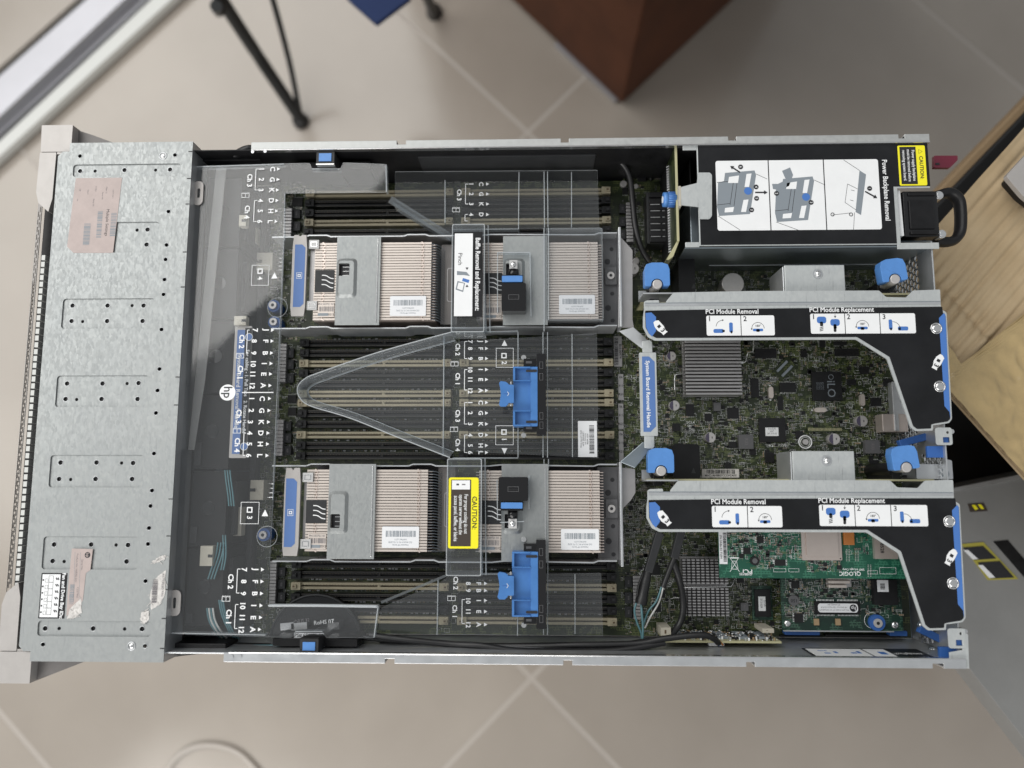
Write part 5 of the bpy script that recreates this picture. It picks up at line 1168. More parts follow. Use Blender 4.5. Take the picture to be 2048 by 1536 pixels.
# ================================================================== cards
gc = thing('expansion_card', 'bright green expansion card with big metal-lidded chip below the lower riser bracket', 'expansion card', (.53, -.13, .04))
GZ = .052; x0, y0, x1, y1 = RC(1437, 1020, 1822, 1157, GZ)
q = MB(); q.box(x0, y0, GZ - .0016, x1, y1, GZ, 'pcb_green'); q.build('board', gc)
q = MB(); a, b, c, d = RC(1604, 1040, 1684, 1121, GZ + .003); q.prism(rrect(a, b, c, d, .0008), GZ, GZ + .0016, 'chip_lid'); q.prism(rrect(a + .0035, b + .0035, c - .0035, d - .0035, .0012), GZ + .0016, GZ + .0034, 'chip_lid'); q.cyl(c - .0015, b + .0015, GZ + .0016, GZ + .0018, .0006, 'ink', 10); q.build('lidded_chip', gc, bevel=.0005)
q = MB(); a, b, c, d = RC(1749, 1062, 1795, 1118, GZ + .004); q.box(a, b, GZ, c, d, GZ + .004, 'chip_lid'); q.text('FTLF8528', a + .006, d - .010, GZ + .0042, .0042, D90, 'ink'); q.build('crystal_can', gc, bevel=.0006)
q = MB(); a, b, c, d = RC(1688, 1062, 1709, 1090, GZ + .003); q.box(a, b, GZ, c, d, GZ + .003, 'orange_part'); q.build('tantalum_capacitor', gc, bevel=.0004)
q = MB(); a, b, c, d = RC(1438, 1060, 1454, 1128, GZ); q.box(a, b, GZ, c, d, GZ + .0002, 'label_white'); q.barcode(a + .0035, b + .002, c - .0005, d - .002, GZ + .0003, 'ink', True, 60); q.text('PN 0A86-B2 FS0M', a + .0015, (b + d) / 2, GZ + .0003, .0026, D90, 'ink', bold=0); q.build('barcode_label', gc)
q = MB(); c = W(1508, 1121, GZ); q.cyl(c.x, c.y, GZ, GZ + .003, .0038, 'chip_black', 22); q.cyl(c.x, c.y, GZ + .003, GZ + .0031, .0022, 'chip_grey', 16); q.build('inductor', gc, bevel=.0003)
for r in ((1549, 1119, 1570, 1131), (1486, 1096, 1500, 1108), (1513, 1073, 1526, 1086)):
    a, b, c, d = RC(*r, GZ); q = MB(); q.box(a, b, GZ, c, d, GZ + .0015, 'chip_black')
    for i in range(4): yy = b + (d - b) * (i + .3) / 4; q.box(a - .0016, yy, GZ, a, yy + .0006, GZ + .0004, 'white_print'); q.box(c, yy, GZ, c + .0016, yy + .0006, GZ + .0004, 'white_print')
    q.build('chip', gc)
q = MB()
for s_, px, py, sz, a in (('QLOGIC', 1700, 1147, .0048, PI), ('PCI', 1495, 1143, .0058, PI), ('EXPRESS', 1491, 1148, .0028, PI), ('2007 e-Logic Corp', 1707, 1139, .0024, PI)):
    c = W(px, py, GZ); q.text(s_, c.x, c.y, GZ + .0001, sz, a, 'white_print')
for r in ((1547, 1137, 1572, 1144), (1577, 1137, 1598, 1144), (1759, 1135, 1792, 1148), (1735, 1141, 1755, 1148)): q.ring(rrect(*RC(*r, GZ), .0001), .0002, GZ + .0001, 'white_print')
c = W(1469, 1129, GZ); q.ring([(c.x - .003, c.y - .004), (c.x + .003, c.y - .004), (c.x + .002, c.y + .003), (c.x - .002, c.y + .003)], .0004, GZ + .0001, 'white_print'); q.bar((c.x - .004, c.y - .006), (c.x + .004, c.y + .006), .0004, GZ, GZ + .0001, 'white_print'); q.bar((c.x - .004, c.y + .006), (c.x + .004, c.y - .006), .0004, GZ, GZ + .0001, 'white_print'); q.bar((c.x - .0035, c.y + .0055), (c.x + .0035, c.y + .0055), .001, GZ, GZ + .0001, 'white_print')
for bx_ in ((1695, 1105), (1713, 1105), (1738, 1136)):
    for i in range(8): p = W(bx_[0], bx_[1] - 5 + i * 3.2, GZ); q.box(p.x - .0011, p.y, GZ, p.x - .0003, p.y + .0007, GZ + .0002, 'pads'); q.box(p.x + .0009, p.y, GZ, p.x + .0018, p.y + .0007, GZ + .0002, 'pads')
q.build('card_lettering', gc, kind='stuff')
scat((1452, 1062, 1600, 1120), 330, GZ, gc, seed=21); scat((1610, 1124, 1680, 1145), 60, GZ, gc, seed=22); scat((1500, 1118, 1545, 1140), 40, GZ, gc, seed=25); scat((1690, 1064, 1800, 1110), 70, GZ, gc, seed=23)
# daughter board
db = thing('network_card', 'dark green daughter card with rounded white label and blue screw, lowest card at right', 'daughter card', (.58, -.175, .02))
DZ = .030; x0, y0, x1, y1 = RC(1562, 1128, 1803, 1261, DZ)
q = MB(); q.box(x0, y0, DZ - .0016, x1, y1, DZ, 'pcb_deep'); q.box(x0 + .001, y0 - .0012, DZ - .0016, x1 - .008, y0 - .0002, DZ - .0003, 'satin_steel'); q.build('board', db)
q = MB(); a, b, c, d = RC(1634, 1203, 1718, 1229, DZ + .002); q.box(a - .002, b, DZ, c + .001, d, DZ + .0025, 'black_plastic')
n = 30
for i in range(n):
    if i in (13, 14): continue
    xx = a + (c - a) * (i + .2) / n; q.box(xx, b - .0016, DZ, xx + .0006, b, DZ + .0006, 'white_print'); q.box(xx, d, DZ, xx + .0006, d + .0016, DZ + .0006, 'white_print')
o = q.build('connector', db, bevel=.0003); q = MB(); a, b, c, d = RC(1636, 1207, 1716, 1225, DZ + .0027); z = DZ + .0027; q.prism(rrect(a, b, c, d, .0024), DZ + .0025, z, 'label_white')
cx, cy = c - .004, (b + d) / 2; q.cyl(cx, cy, z, z + .0001, .0031, 'ink', 24); q.text('hp', cx, cy, z + .0002, .0044, PI - .15, 'label_white')
for i, s_ in enumerate(('P/N 629133-002 CT NC RM26KNFY', 'HP Ethernet 1Gb 4-port 331FLR', 'SPS 634025-001')): q.text(s_, (a + cx - .003) / 2, b + .0022 + i * .0022, z + .0001, .0017, PI, 'ink_soft', bold=0)
q.build('label', o)
q = MB(); c = W(1755, 1246, DZ + .004); q.cyl(c.x, c.y, DZ, DZ + .004, .0068, 'blue_deep', 26); q.torus(c.x - .003, c.y + .0015, DZ + .0005, .0066, .0002, 'white_print', 26, 4); q.cyl(c.x, c.y, DZ + .004, DZ + .0055, .0038, 'cap_top', 20); q.cyl(c.x, c.y, DZ + .0055, DZ + .0056, .0015, 'ink', 8); q.build('thumbscrew', db, bevel=.0006)
for px, py in ((1575, 1247), (1790, 1250)): q = MB(); c = W(px, py, DZ); q.dome(c.x, c.y, DZ, .0031, .0016, 'shiny_steel'); q.build('screw', db)
q = MB(); c = W(1586, 1200, DZ); q.cyl(c.x, c.y, DZ, DZ + .003, .0046, 'chip_grey', 24); q.text('150', c.x, c.y, DZ + .0031, .004, PI, 'ink'); q.build('inductor', db, bevel=.0004)
for px in (1632, 1675): q = MB(); a, b, c, d = RC(px - 5, 1237, px + 5, 1250, DZ); q.box(a, b, DZ, c, d, DZ + .002, 'tan_part'); q.build('tantalum_capacitor', db, bevel=.0002)
q = MB(); a, b, c, d = RC(1657, 1150, 1708, 1176, DZ + .009); h = (d - b) / 3
for i in range(3): q.box(a, b + h * i, DZ, c - .003 * (2 - i), b + h * (i + .75), DZ + .009, 'fin_edge')
q.box(a, b, DZ, c, d, DZ + .004, 'fin_grey'); q.build('small_heatsink', db, bevel=.0006)
q = MB(); a, b, c, d = RC(1748, 1160, 1795, 1210, DZ + .006); q.box(a, b, DZ, c, d, DZ + .006, 'chip_black'); q.box(a + .003, b + .011, DZ + .006, a + .0125, d, DZ + .0062, 'label_white'); q.barcode(a + .0055, b + .013, a + .0095, d - .003, DZ + .0063, 'ink', True, 18); q.build('transformer', db, bevel=.0003)
for r in ((1588, 1226, 1605, 1244), (1582, 1162, 1598, 1176)):
    a, b, c, d = RC(*r, DZ); q = MB(); q.box(a, b, DZ, c, d, DZ + .0016, 'chip_black')
    for i in range(6): yy = b + (d - b) * (i + .3) / 6; q.box(a - .0012, yy, DZ, a, yy + .0005, DZ + .0004, 'white_print'); q.box(c, yy, DZ, c + .0012, yy + .0005, DZ + .0004, 'white_print')
    q.build('chip', db)
scat((1566, 1158, 1740, 1196), 240, DZ, db, seed=31); scat((1568, 1205, 1628, 1240), 110, DZ, db, seed=32); scat((1720, 1200, 1800, 1236), 70, DZ, db, seed=33)
q = MB(); 
for r in ((1570, 1262, 1640, 1268), (1780, 1262, 1815, 1270)): a, b, c, d = RC(*r, .020); q.box(a, b - .001, .012, c, d, .020, 'blue_deep')
for r in ((1560, 1270, 1645, 1282), (1650, 1268, 1800, 1282)): a, b, c, d = RC(*r, .014); q.box(a, max(b, -.212), .0105, c, d, .016, 'black_plastic')
q.build('card_cradle', db, bevel=.0006)
# upright memory cache card along the bottom wall
uc = thing('cache_card', 'small circuit card standing on edge against the bottom wall beside grey cables', 'circuit card', (.45, -.2, .012))
a = W(1330, 1283, .052); b = W(1563, 1285, .052); yy = a.y
q = MB(); q.box(a.x, yy - .0008, .012, b.x, yy + .0008, .052, 'board_edge'); q.build('board', uc)
q = MB(); rnd = random.Random(5)
def up(u, v, w): return (u, yy + .0009 + w, v)
for i in range(9): xx = a.x + .012 + i * (b.x - a.x - .02) / 9; q.box(xx, .018, 0, xx + .0085, .044, .0018, 'chip_black' if i % 2 else 'ink_grey', up)
for i in range(420): u, v = rnd.uniform(a.x + .004, b.x - .002), rnd.uniform(.014, .051); q.box(u, v, 0, u + rnd.choice((.0007, .0014)), v + .0007, rnd.choice((.0006, .0024)), rnd.choice(('white_print', 'pads', 'tan_part', 'white_print', 'chip_black')), up)
q.build('surface_parts', uc, kind='stuff')
for r in ((1322, 1255, 1342, 1272), (1525, 1257, 1548, 1266)): x0, y0, x1, y1 = RC(*r, .045); q = MB(); q.box(x0, y0, .02, x1, y1, .045, 'connector_white'); q.box(x0 + .003, y0 + .002, .045, x0 + .0045, y1 - .002, .0453, 'slot_groove'); q.build('white_connector', uc, bevel=.0005)
q = MB(); a = W(1430, 1290, .046); q.box(a.x - .005, a.y - .001, .040, a.x + .008, yy - .0009, .046, 'label_white'); q.build('wire_connector', uc, bevel=.0005)
# network jack
q = MB(); x0, y0, x1, y1 = RC(1765, 828, 1816, 864, .026); q.box(x0, y0, .011, x1, y1, .026, 'chip_lid'); q.box(x0 + .010, y0 + .001, .026, x0 + .014, y1, .0275, 'satin_steel'); q.box(x0 + .013, y0 + .006, .011, x1 + .012, y1 + .03, .020, 'satin_steel'); q.build('network_jack', bd, bevel=.0005)

# ================================================================== cables
def cable(name, label, cat, parts, group=None):
    q = MB()
    for pts, r, m in parts: q.tube([W(x, y, z) for x, y, z in pts], r, m, 8, 6)
    return tag(q.build(name), label, cat, group)
cable('cable', 'thick black cable curving down beside the black power connector', 'cable', [([(1192, 312, .05), (1235, 320, .045), (1258, 350, .04), (1265, 400, .035), (1270, 450, .035), (1282, 495, .035), (1300, 525, .03)], .0028, 'rubber')])
cable('cable', 'black cable bundle running along the bottom wall to the edge-standing card', 'cable', [([(740, 1270, .05), (800, 1278, .055), (900, 1288, .055), (960, 1291, .06), (1030, 1301, .062), (1140, 1303, .062), (1240, 1300, .062), (1330, 1285, .06)], .0027, 'rubber'), ([(700, 1272, .045), (860, 1287, .045), (1000, 1292, .045), (1140, 1290, .058), (1270, 1287, .06), (1330, 1277, .062), (1400, 1270, .064), (1425, 1276, .06), (1437, 1286, .052)], .0026, 'rubber'), ([(760, 1282, .04), (900, 1293, .04), (1060, 1296, .048), (1200, 1294, .05), (1300, 1280, .05)], .0022, 'rubber'), ([(1440, 1283, .053), (1446, 1290, .05)], .0008, 'orange_part'), ([(1434, 1284, .053), (1438, 1291, .05)], .0008, 'ink_blue')])
q = MB()
for (a, b) in (((1322, 1066, .05), (1297, 1144, .045)), ((1366, 1060, .05), (1349, 1117, .045))):
    A, B = W(*a), W(*b); q.bar(A, B, .0068, .038, .046, 'charcoal_plastic')
q.tube([W(1296, 1142, .042), W(1289, 1175, .04), W(1282, 1208, .04)], [.0036, .0042, .005], 'rubber', 8); q.tube([W(1349, 1115, .042), W(1335, 1150, .04), (W(1326, 1175, .04))], .0024, 'rubber', 8)
q.tube([W(1290, 1140, .04), W(1278, 1170, .036), W(1273, 1205, .036)], .0012, 'rubber', 8)
tag(q.build('cable_sleeve', bevel=.0005), 'pair of flat black sleeved cable plugs slanting left of the pin-fin heatsink', 'cable')
cable('cable', 'thin pale blue wires below the slanting black cable plugs', 'cable', [([(1273, 1205, .04), (1269, 1222, .04), (1274, 1245, .04), (1282, 1265, .04), (1284, 1284, .04)], .0009, 'teal_wire'), ([(1282, 1207, .04), (1284, 1230, .042), (1286, 1255, .042), (1285, 1284, .042)], .0010, 'teal_wire'), ([(1324, 1170, .04), (1313, 1202, .04), (1297, 1222, .038), (1287, 1250, .036)], .0008, 'teal_wire'), ([(1327, 1172, .04), (1317, 1206, .038), (1300, 1235, .036), (1290, 1256, .034)], .0008, 'white_wire')])
cable('cable', 'black curved cable hugging the left side of the pin-fin heatsink', 'cable', [([(1345, 1120, .04), (1356, 1150, .04), (1365, 1190, .035), (1366, 1225, .035), (1358, 1250, .035), (1340, 1272, .04)], .0029, 'rubber')])
W2 = []
for i in range(4): d = i * 4; W2.append(([(414 + d, 1216, .0625), (418 + d, 1240, .0625), (430 + d, 1262, .060), (448 + d, 1281, .04), (480 + d * 1.5, 1290, .05), (560, 1291 + i, .055)], .0008, 'teal_wire' if i % 2 == 0 else 'white_wire'))
for i in range(3): d = i * 6; W2.append(([(440 + d - 4, 1085, .0625), (432 + d, 1110, .0625), (422 + d, 1140, .0625), (416 + d, 1158, .061)], .0007, 'teal_wire'))
for i in range(3): d = i * 5; W2.append(([(450 + d, 940, .0625), (452 + d, 960, .0625), (456 + d, 990, .0625), (458 + d, 1012, .061)], .0007, 'teal_wire'))
for i in range(2): d = i * 5; W2.append(([(446 + d, 1070, .0625), (447 + d, 1110, .0625), (442 + d, 1140, .061)], .0007, 'teal_wire'))
for i in range(3): d = i * 4; W2.append(([(438 + d, 1200, .0625), (444 + d, 1230, .0625), (458 + d, 1262, .060), (470 + d, 1278, .04)], .0008, 'teal_wire'))
cable('wire_bundle', 'pale blue and white thin wires running under the left end of the clear baffle', 'wires', W2)
cable('cable', 'black cables behind the front cover at the top left of the chassis', 'cable', [([(388, 296, .05), (410, 312, .05), (450, 318, .05), (520, 318, .05), (600, 322, .045)], .003, 'rubber'), ([(388, 306, .045), (430, 325, .04), (520, 322, .04), (620, 314, .04), (840, 306, .04)], .0028, 'rubber'), ([(470, 310, .07), (495, 298, .075), (520, 300, .07), (580, 305, .06)], .0035, 'rubber')])
q = MB(); x0, y0, x1, y1 = RC(427, 303, 452, 313, .07); q.box(x0, y0, .066, x1, y1, .070, 'ink_grey'); q.box(x0 - .02, y0 - .002, .04, x1 + .03, y1 + .001, .0655, 'black_plastic'); x0, y0, x1, y1 = RC(375, 1288, 402, 1308, .07); q.box(x0 - .015, y0, .04, x1 + .02, y1, .068, 'black_plastic'); q.build('cable_clamp', ch, bevel=.0006, kind='stuff')
cable('cable', 'black cables leaving the front cover at the bottom left corner', 'cable', [([(330, 1300, .05), (360, 1296, .05), (400, 1296, .05), (440, 1292, .05), (540, 1294, .05)], .0032, 'rubber'), ([(330, 1310, .05), (370, 1304, .055), (420, 1300, .05), (520, 1298, .05)], .003, 'rubber')])
q = MB(); 
for r, m in (((400, 350, 424, 880), 0),):
    q.prism(PL([(432, 335), (452, 335), (410, 760), (388, 900), (376, 900)], .0665), .0655, .0662, 'band_grey')  # plain grey band laid flat below the upper sheet
tag(q.build('flat_band'), 'long flat grey band lying under the left end of the clear baffle', 'cable')
q = MB(); P = PL([(438, 868), (443, 900), (446, 935), (450, 985), (430, 925)], .05); q.add([(P[0].x, P[0].y, .052), (P[1].x, P[1].y, .046), (P[2].x, P[2].y, .050), (P[3].x, P[3].y, .044), (P[4].x, P[4].y, .056)], [(0, 1, 4), (1, 2, 4), (2, 3, 4)], 'ink_grey'); 
q.add([(v[0], v[1], v[2] - .0003) for v in q.v[:5]], [(4, 1, 0), (4, 2, 1), (4, 3, 2)], 'ink_grey'); tag(q.build('tape_strip'), 'loose translucent tape strip twisted beside the front blue handle label', 'tape')
q = MB(); x0, y0, x1, y1 = RC(466, 1014, 483, 1072, .04); q.box(x0, y0, .030, x1, y1, .040, 'connector_white'); q.box(x0 - .011, y0 + .002, .02, x0 - .0005, y1 + .01, .041, 'black_plastic'); q.build('cable_plug', bd, bevel=.0004)

# ================================================================== clear baffle
bf = thing('air_baffle', 'clear plastic air baffle with white lettering over memory slots and right heatsinks', 'air baffle', (.2, 0, .03))
UZ = .0765; LZ = .0445
def sheet(pts, z, nm, par=bf, holes=(), rad=.001, edge=True, th=.0012):
    P = PL(pts, z) if not isinstance(pts[0], Vector) else pts
    q = MB(); q.prism(rpoly([tuple(p) for p in P], rad, 3), z - th, z, 'clear_plastic', holes, side='clear_edge'); return q.build(nm, par)
def cwall(a, b, z0, z1, zp=None, w=.0012, nm='baffle_rib', q=None):
    A, B = W(*a, zp or z1), W(*b, zp or z1); own = q is None; q = q or MB(); q.bar(A, B, w, z0, z1, 'clear_wall')
    d = .00025; A2, B2 = A, B; q.bar(A, B, w * .5, z1, z1 + .0002, 'clear_edge')
    return q.build(nm, bf) if own else q
up_ = [(390, 332), (560, 327), (619, 326), (624, 337), (681, 337), (686, 325), (770, 328), (772, 384), (570, 386), (568, 480), (562, 660), (556, 830), (546, 1000), (534, 1210), (756, 1212), (748, 1276), (652, 1275), (645, 1264), (590, 1264), (584, 1275), (530, 1274), (340, 1268)]
sheet(up_, UZ, 'upper_sheet')
q = MB()
for a, b in (((392, 334), (568, 328)), ((343, 1266), (531, 1270)), ((772, 329), (773, 384)), ((536, 1211), (756, 1212)), ((756, 1213), (748, 1275)), ((624, 338), (681, 338)), ((590, 1263), (645, 1263))): cwall(a, b, UZ - .006, UZ, q=q, w=.0013)
for a, b in (((569, 386), (569, 480)), ((567, 480), (545, 1000))): cwall(a, b, UZ - .002, UZ, q=q, w=.0004)
q.tube([W(538, 1211, UZ), W(640, 1211, UZ), W(754, 1213, UZ)], .0012, 'clear_edge', 8, 2)  # pale tube added as the thick bright glint on this rim
q.build('rim', bf)
q = MB(); 
for P in ([(773, 386), (786, 402), (903, 470), (897, 478), (790, 425), (776, 400)],):
    pass
def slope(a, b, w, z0, z1, h, m='clear_duct'):
    A, B = W(*a, z0), W(*b, z1); d = (B - A); d.z = 0; n_ = Vector((-d.y, d.x, 0)).normalized() * w / 2
    vs = [A - n_, A + n_, B + n_, B - n_]; vs += [v - Vector((0, 0, h)) for v in vs]
    q.add(vs, [(3, 2, 1, 0), (4, 5, 6, 7), (0, 1, 5, 4), (1, 2, 6, 5), (2, 3, 7, 6), (3, 0, 4, 7)], m)
slope((780, 398), (903, 475), .0065, .072, .052, .0018); slope((762, 1205), (895, 1150), .0020, .072, .050, .0018); slope((786, 405), (903, 478), .0012, .072, .05, .02)
q.build('sloped_rib', bf, kind='stuff')
# V shaped duct
q = MB()
apx = [(905, 664), (760, 704), (640, 745), (610, 758), (596, 775), (600, 795), (622, 812), (700, 836), (800, 876), (900, 915)]
P = [W(x, y, .058).xy for x, y in apx]; P = [P[0]] + [p for p in P[1:-1]] + [P[-1]]
sm = []
for i in range(len(P) - 1):
    p0, p1, p2, p3 = P[max(i - 1, 0)], P[i], P[i + 1], P[min(i + 2, len(P) - 1)]
    for j in range(6): t_ = j / 6; sm.append(.5 * ((2 * p1) + (p2 - p0) * t_ + (2 * p0 - 5 * p1 + 4 * p2 - p3) * t_ * t_ + (3 * p1 - p0 - 3 * p2 + p3) * t_ ** 3))
sm.append(P[-1])
off = []
for i, p in enumerate(sm):
    d = (sm[min(i + 1, len(sm) - 1)] - sm[max(i - 1, 0)]).normalized(); off.append(Vector((-d.y, d.x)))
vs = []; fs = []
for p, n_ in zip(sm, off):
    for k, (o_, z_) in enumerate(((0, .0585), (.0008, .059), (.0026, .0585), (.0052, .052), (.0060, .0447), (.0050, .0447), (.0042, .051), (.0012, .0575))): vs.append((p.x + n_.x * o_, p.y + n_.y * o_, z_))
for i in range(len(sm) - 1):
    for k in range(8): fs.append((i * 8 + k, i * 8 + (k + 1) % 8, (i + 1) * 8 + (k + 1) % 8, (i + 1) * 8 + k))
q.add(vs, fs, 'clear_duct', True); q.build('duct_wall', bf)
q = MB(); q.tube([(p.x, p.y, .059) for p in sm], .00055, 'clear_edge', 5, 0); q.tube([(p.x + n_.x * .0058, p.y + n_.y * .0058, .0455) for p, n_ in zip(sm, off)], .0004, 'clear_edge', 5, 0); q.build('duct_edge', bf)  # pale tubes draw the bright lines along both duct borders
# lower sheets
midp = sm[:]; xr = W(1195, 790, LZ).x; yt, yb_ = W(1100, 667, LZ).y, W(1100, 916, LZ).y
poly = [Vector((p.x + n_.x * .0068, p.y + n_.y * .0068)) for p, n_ in zip(sm, off)] + [Vector((xr, yb_)), Vector((xr, yt))]
q = MB(); q.prism([tuple(p) for p in poly], LZ - .0012, LZ, 'clear_plastic', side='clear_edge'); q.build('lower_sheet', bf)
sheet([(790, 343), (1195, 340), (1198, 456), (905, 458), (905, 470), (790, 400)], LZ, 'lower_sheet')
sheet([(762, 1216), (880, 1165), (900, 1150), (1092, 1148), (1202, 1146), (1206, 1272), (755, 1268)], LZ, 'lower_sheet')
x0, y0, x1, y1 = RC(1092, 456, 1206, 640, .064); q = MB(); q.prism(rrect(x0, y0, x1, y1, .002), .063, .064, 'clear_plastic', side='clear_edge'); q.build('heatsink_window', bf)
q = MB(); q.box(x1 - .0008, y0, .045, x1, y1, .0629, 'clear_wall'); q.box(x0, y0, .045, x1, y0 + .0008, .0629, 'clear_wall'); q.box(x0, y1 - .0008, .045, x1, y1, .0629, 'clear_wall'); q.build('rim', bf)
q = MB(); zr = .066
for a, b, z0 in (((1088, 343), (1089, 455), LZ), ((1095, 343), (1096, 455), LZ), ((1038, 344), (1037, 458), LZ), ((1088, 456), (1088, 662), .06), ((1097, 456), (1097, 640), .06), ((1086, 664), (1086, 915), LZ), ((1095, 664), (1095, 915), LZ), ((1036, 664), (1036, 915), LZ), ((1088, 918), (1087, 1270), LZ), ((1097, 918), (1095, 1270), LZ), ((1036, 1150), (1035, 1272), LZ), ((905, 459), (1038, 458), LZ), ((905, 665), (1036, 662), LZ), ((905, 916), (1036, 916), LZ), ((965, 1148), (1036, 1148), LZ), ((888, 672), (886, 912), LZ), ((890, 360), (890, 445), LZ), ((876, 1160), (874, 1270), LZ), ((1143, 344), (1143, 455), LZ), ((1144, 668), (1145, 914), LZ), ((1150, 1148), (1150, 1268), LZ), ((968, 452), (972, 662), .06), ((976, 450), (980, 664), .06), ((962, 917), (964, 1150), .06), ((970, 917), (972, 1150), .06), ((995, 505), (995, 625), .064), ((1060, 505), (1062, 632), .064), ((995, 505), (1060, 505), .064), ((994, 960), (995, 1040), .064), ((1058, 950), (1058, 1018), .064), ((1000, 1045), (1048, 1043), .064)):
    zt_ = z0 + (.014 if z0 == LZ and a[0] in (1088, 1095, 1086, 1038, 1036, 1097) else .006)
    cwall(a, b, z0, zt_, q=q, w=.0010)
q.build('ribs', bf)
# bridges with labels
def bridge(px, z):
    x0, y0, x1, y1 = RC(*px, z); q = MB(); q.prism(rrect(x0, y0, x1, y1, .0015), z - .0012, z, 'clear_plastic', side='clear_edge')
    for a, b, c, d in ((x0, y0, x0 + .001, y1), (x1 - .001, y0, x1, y1), (x0 + .001, y0, x1 - .001, y0 + .001), (x0 + .001, y1 - .001, x1 - .001, y1)): q.box(a, b, .045, c, d, z - .0013, 'clear_wall')
    q.ring(rrect(x0, y0, x1, y1, .0015), .0006, z + .0002, 'clear_edge')
    return q.build('bridge', bf), (x0, y0, x1, y1)
BR = .077
b1, r_ = bridge((903, 448, 969, 664), BR); b2, r2_ = bridge((893, 917, 963, 1152), BR)
q = MB(); x0, y0, x1, y1 = RC(907, 464, 965, 634, BR); q.prism(rrect(x0, y0, x1, y1, .001), BR + .0003, BR + .0006, 'label_black'); z = BR + .0007; w = x1 - x0
q.flat([(x0 + .0008, y0 + .0006), (x0 + w * .66, y0 + .0006), (x0 + w * .66, y1 - .0015), (x0 + .0008, y1 - .0015)], z, 'white_print'); q.text('Baffle Removal and Replacement:', x0 + w * .83, (y0 + y1) / 2, z, .0058, D90, 'white_print', sx=.84, bold=.022)
z += .0001; c = W(920, 518, z); q.text('Pinch', c.x, c.y, z, .0052, D90, 'ink', bold=0)
for P, m in (([(914, 542), (933, 544), (940, 552), (928, 550), (914, 550)], 'ink_grey'), ([(926, 556), (939, 560), (937, 566), (924, 562)], 'ink_blue'), ([(915, 562), (930, 566), (926, 584), (911, 579)], 'ink_grey')): q.flat(PL(P, z), z, m)
q.flat(PL([(917, 565), (928, 567), (925, 581), (914, 577)], z), z + .0001, 'white_print')
for py, s in ((537, 1), (572, -1)): q.flat(PL([(931, py - 2 * s), (937, py - 2 * s), (934, py + 3 * s)], z), z, 'ink')
q.build('instruction_label', b1)
q = MB(); x0, y0, x1, y1 = RC(897, 955, 957, 1097, BR); z = BR + .0006; w = x1 - x0; h = y1 - y0; q.prism(rrect(x0, y0, x1, y1, .0018), BR + .0003, z, 'yellow_label')
q.flat([(x0 + w * .08, y0 + .0018), (x0 + w * .75, y0 + .0018), (x0 + w * .75, y1 - .0018), (x0 + w * .08, y1 - .0018)], z + .0001, 'label_brown'); q.flat([(x0 + w * .11, y1 - h * .17), (x0 + w * .71, y1 - h * .17), (x0 + w * .71, y1 - .0024), (x0 + w * .11, y1 - .0024)], z + .0002, 'white_print')
q.obox(x0 + w * .30, y1 - h * .1, .0022, .0014, z + .0002, z + .00025, 0, 'ink'); q.obox(x0 + w * .50, y1 - h * .1, .0030, .0010, z + .0002, z + .00025, 0, 'ink_soft')
q.text('CAUTION:', x0 + w * .86, y0 + h * .5, z + .0001, .0058, D90, 'ink'); e = (x0 + w * .86, y0 + h * .68); q.ring([(e[0] + .0018, e[1]), (e[0] - .0014, e[1] + .0022), (e[0] - .0014, e[1] - .0022)], .0003, z + .0001, 'ink')
for i, (s_, yo) in enumerate((('For proper cooling do not', .485), ('operate server without the', .475), ('access panel, baffles, or blanks', .42))):
    q.text(s_, x0 + w * (.58 - .17 * i), y0 + h * yo, z + .0002, .0044, D90, 'white_print', sx=(.69, .68, .70)[i])
q.build('caution_label', b2)
# lettering on the clear sheets
q = MB(); z = UZ + .0002
def T(s, px, py, sz=.0062, zz=None, a=D90): zz = zz or z; c = W(px, py, zz); q.text(s, c.x, c.y, zz, sz, a, 'white_print', bold=.032)
def tri(px, py, zz, s=.0016, rot=0):
    c = W(px, py, zz); P = [(-s * .8, s), (-s * .8, -s), (s * 1, 0)]; 
    if rot == 1: P = [(-s, -s * .8), (s, -s * .8), (0, s * 1.2)]
    if rot == 2: P = [(-s, s * .8), (s, s * .8), (0, -s * 1.2)]
    P = [(-s * .9, s * .8), (-s * .9, -s * .8), (-s * .4, 0)][:0] or P
    q.flat([(c.x + a, c.y + b) for a, b in P], zz, 'white_print')
def vln(px, ya, yb, zz, d=6):
    A, B = W(px, ya, zz), W(px - (yb - ya) * .045 * (1 if zz > .06 else 0), yb, zz); x = (A.x + B.x) / 2; q.box(x - .0003, B.y, zz - .0001, x + .0003, A.y, zz, 'white_print')
    for yy in (A.y, B.y): q.box(x, yy - .0003, zz - .0001, x + d * .00042, yy + .0003, zz, 'white_print')
def dimm(px, py, zz):
    c = W(px, py, zz); 
    for s in (-1, 1): q.ring(rrect(c.x + s * .0017 - .0018, c.y - .0020, c.x + s * .0017 + .0018, c.y + .0020, .0001), .0004, zz, 'white_print')
    for i in range(8): q.box(c.x - .0033 + i * .0009, c.y + .0020, zz - .0001, c.x - .0030 + i * .0009, c.y + .0028, zz, 'white_print')
def cpu(px, py, s, zz, box):
    a, b, c, d = RC(*box, zz); q.ring(rrect(a, b, c, d, .0001), .0004, zz, 'white_print'); p = W(px, py, zz); q.ring(rrect(p.x - .0024, p.y + .0002, p.x + .0024, p.y + .0050, .0001), .0010, zz, 'white_print'); q.text(s, p.x, p.y - .0038, zz, .0062, D90, 'white_print', bold=.02)
for i, (n_, l_) in enumerate(zip('123456', 'CGKDHL')):
    py = 338 + i * 21; T(n_, 523 - i * .8, py); T(l_, 545 - i, py); tri(557 - i, py, z)
vln(512, 338, 380, z); vln(509, 401, 443, z); T('Ch 3', 499, 361); T('Ch 4', 494, 424); dimm(491, 391, z)
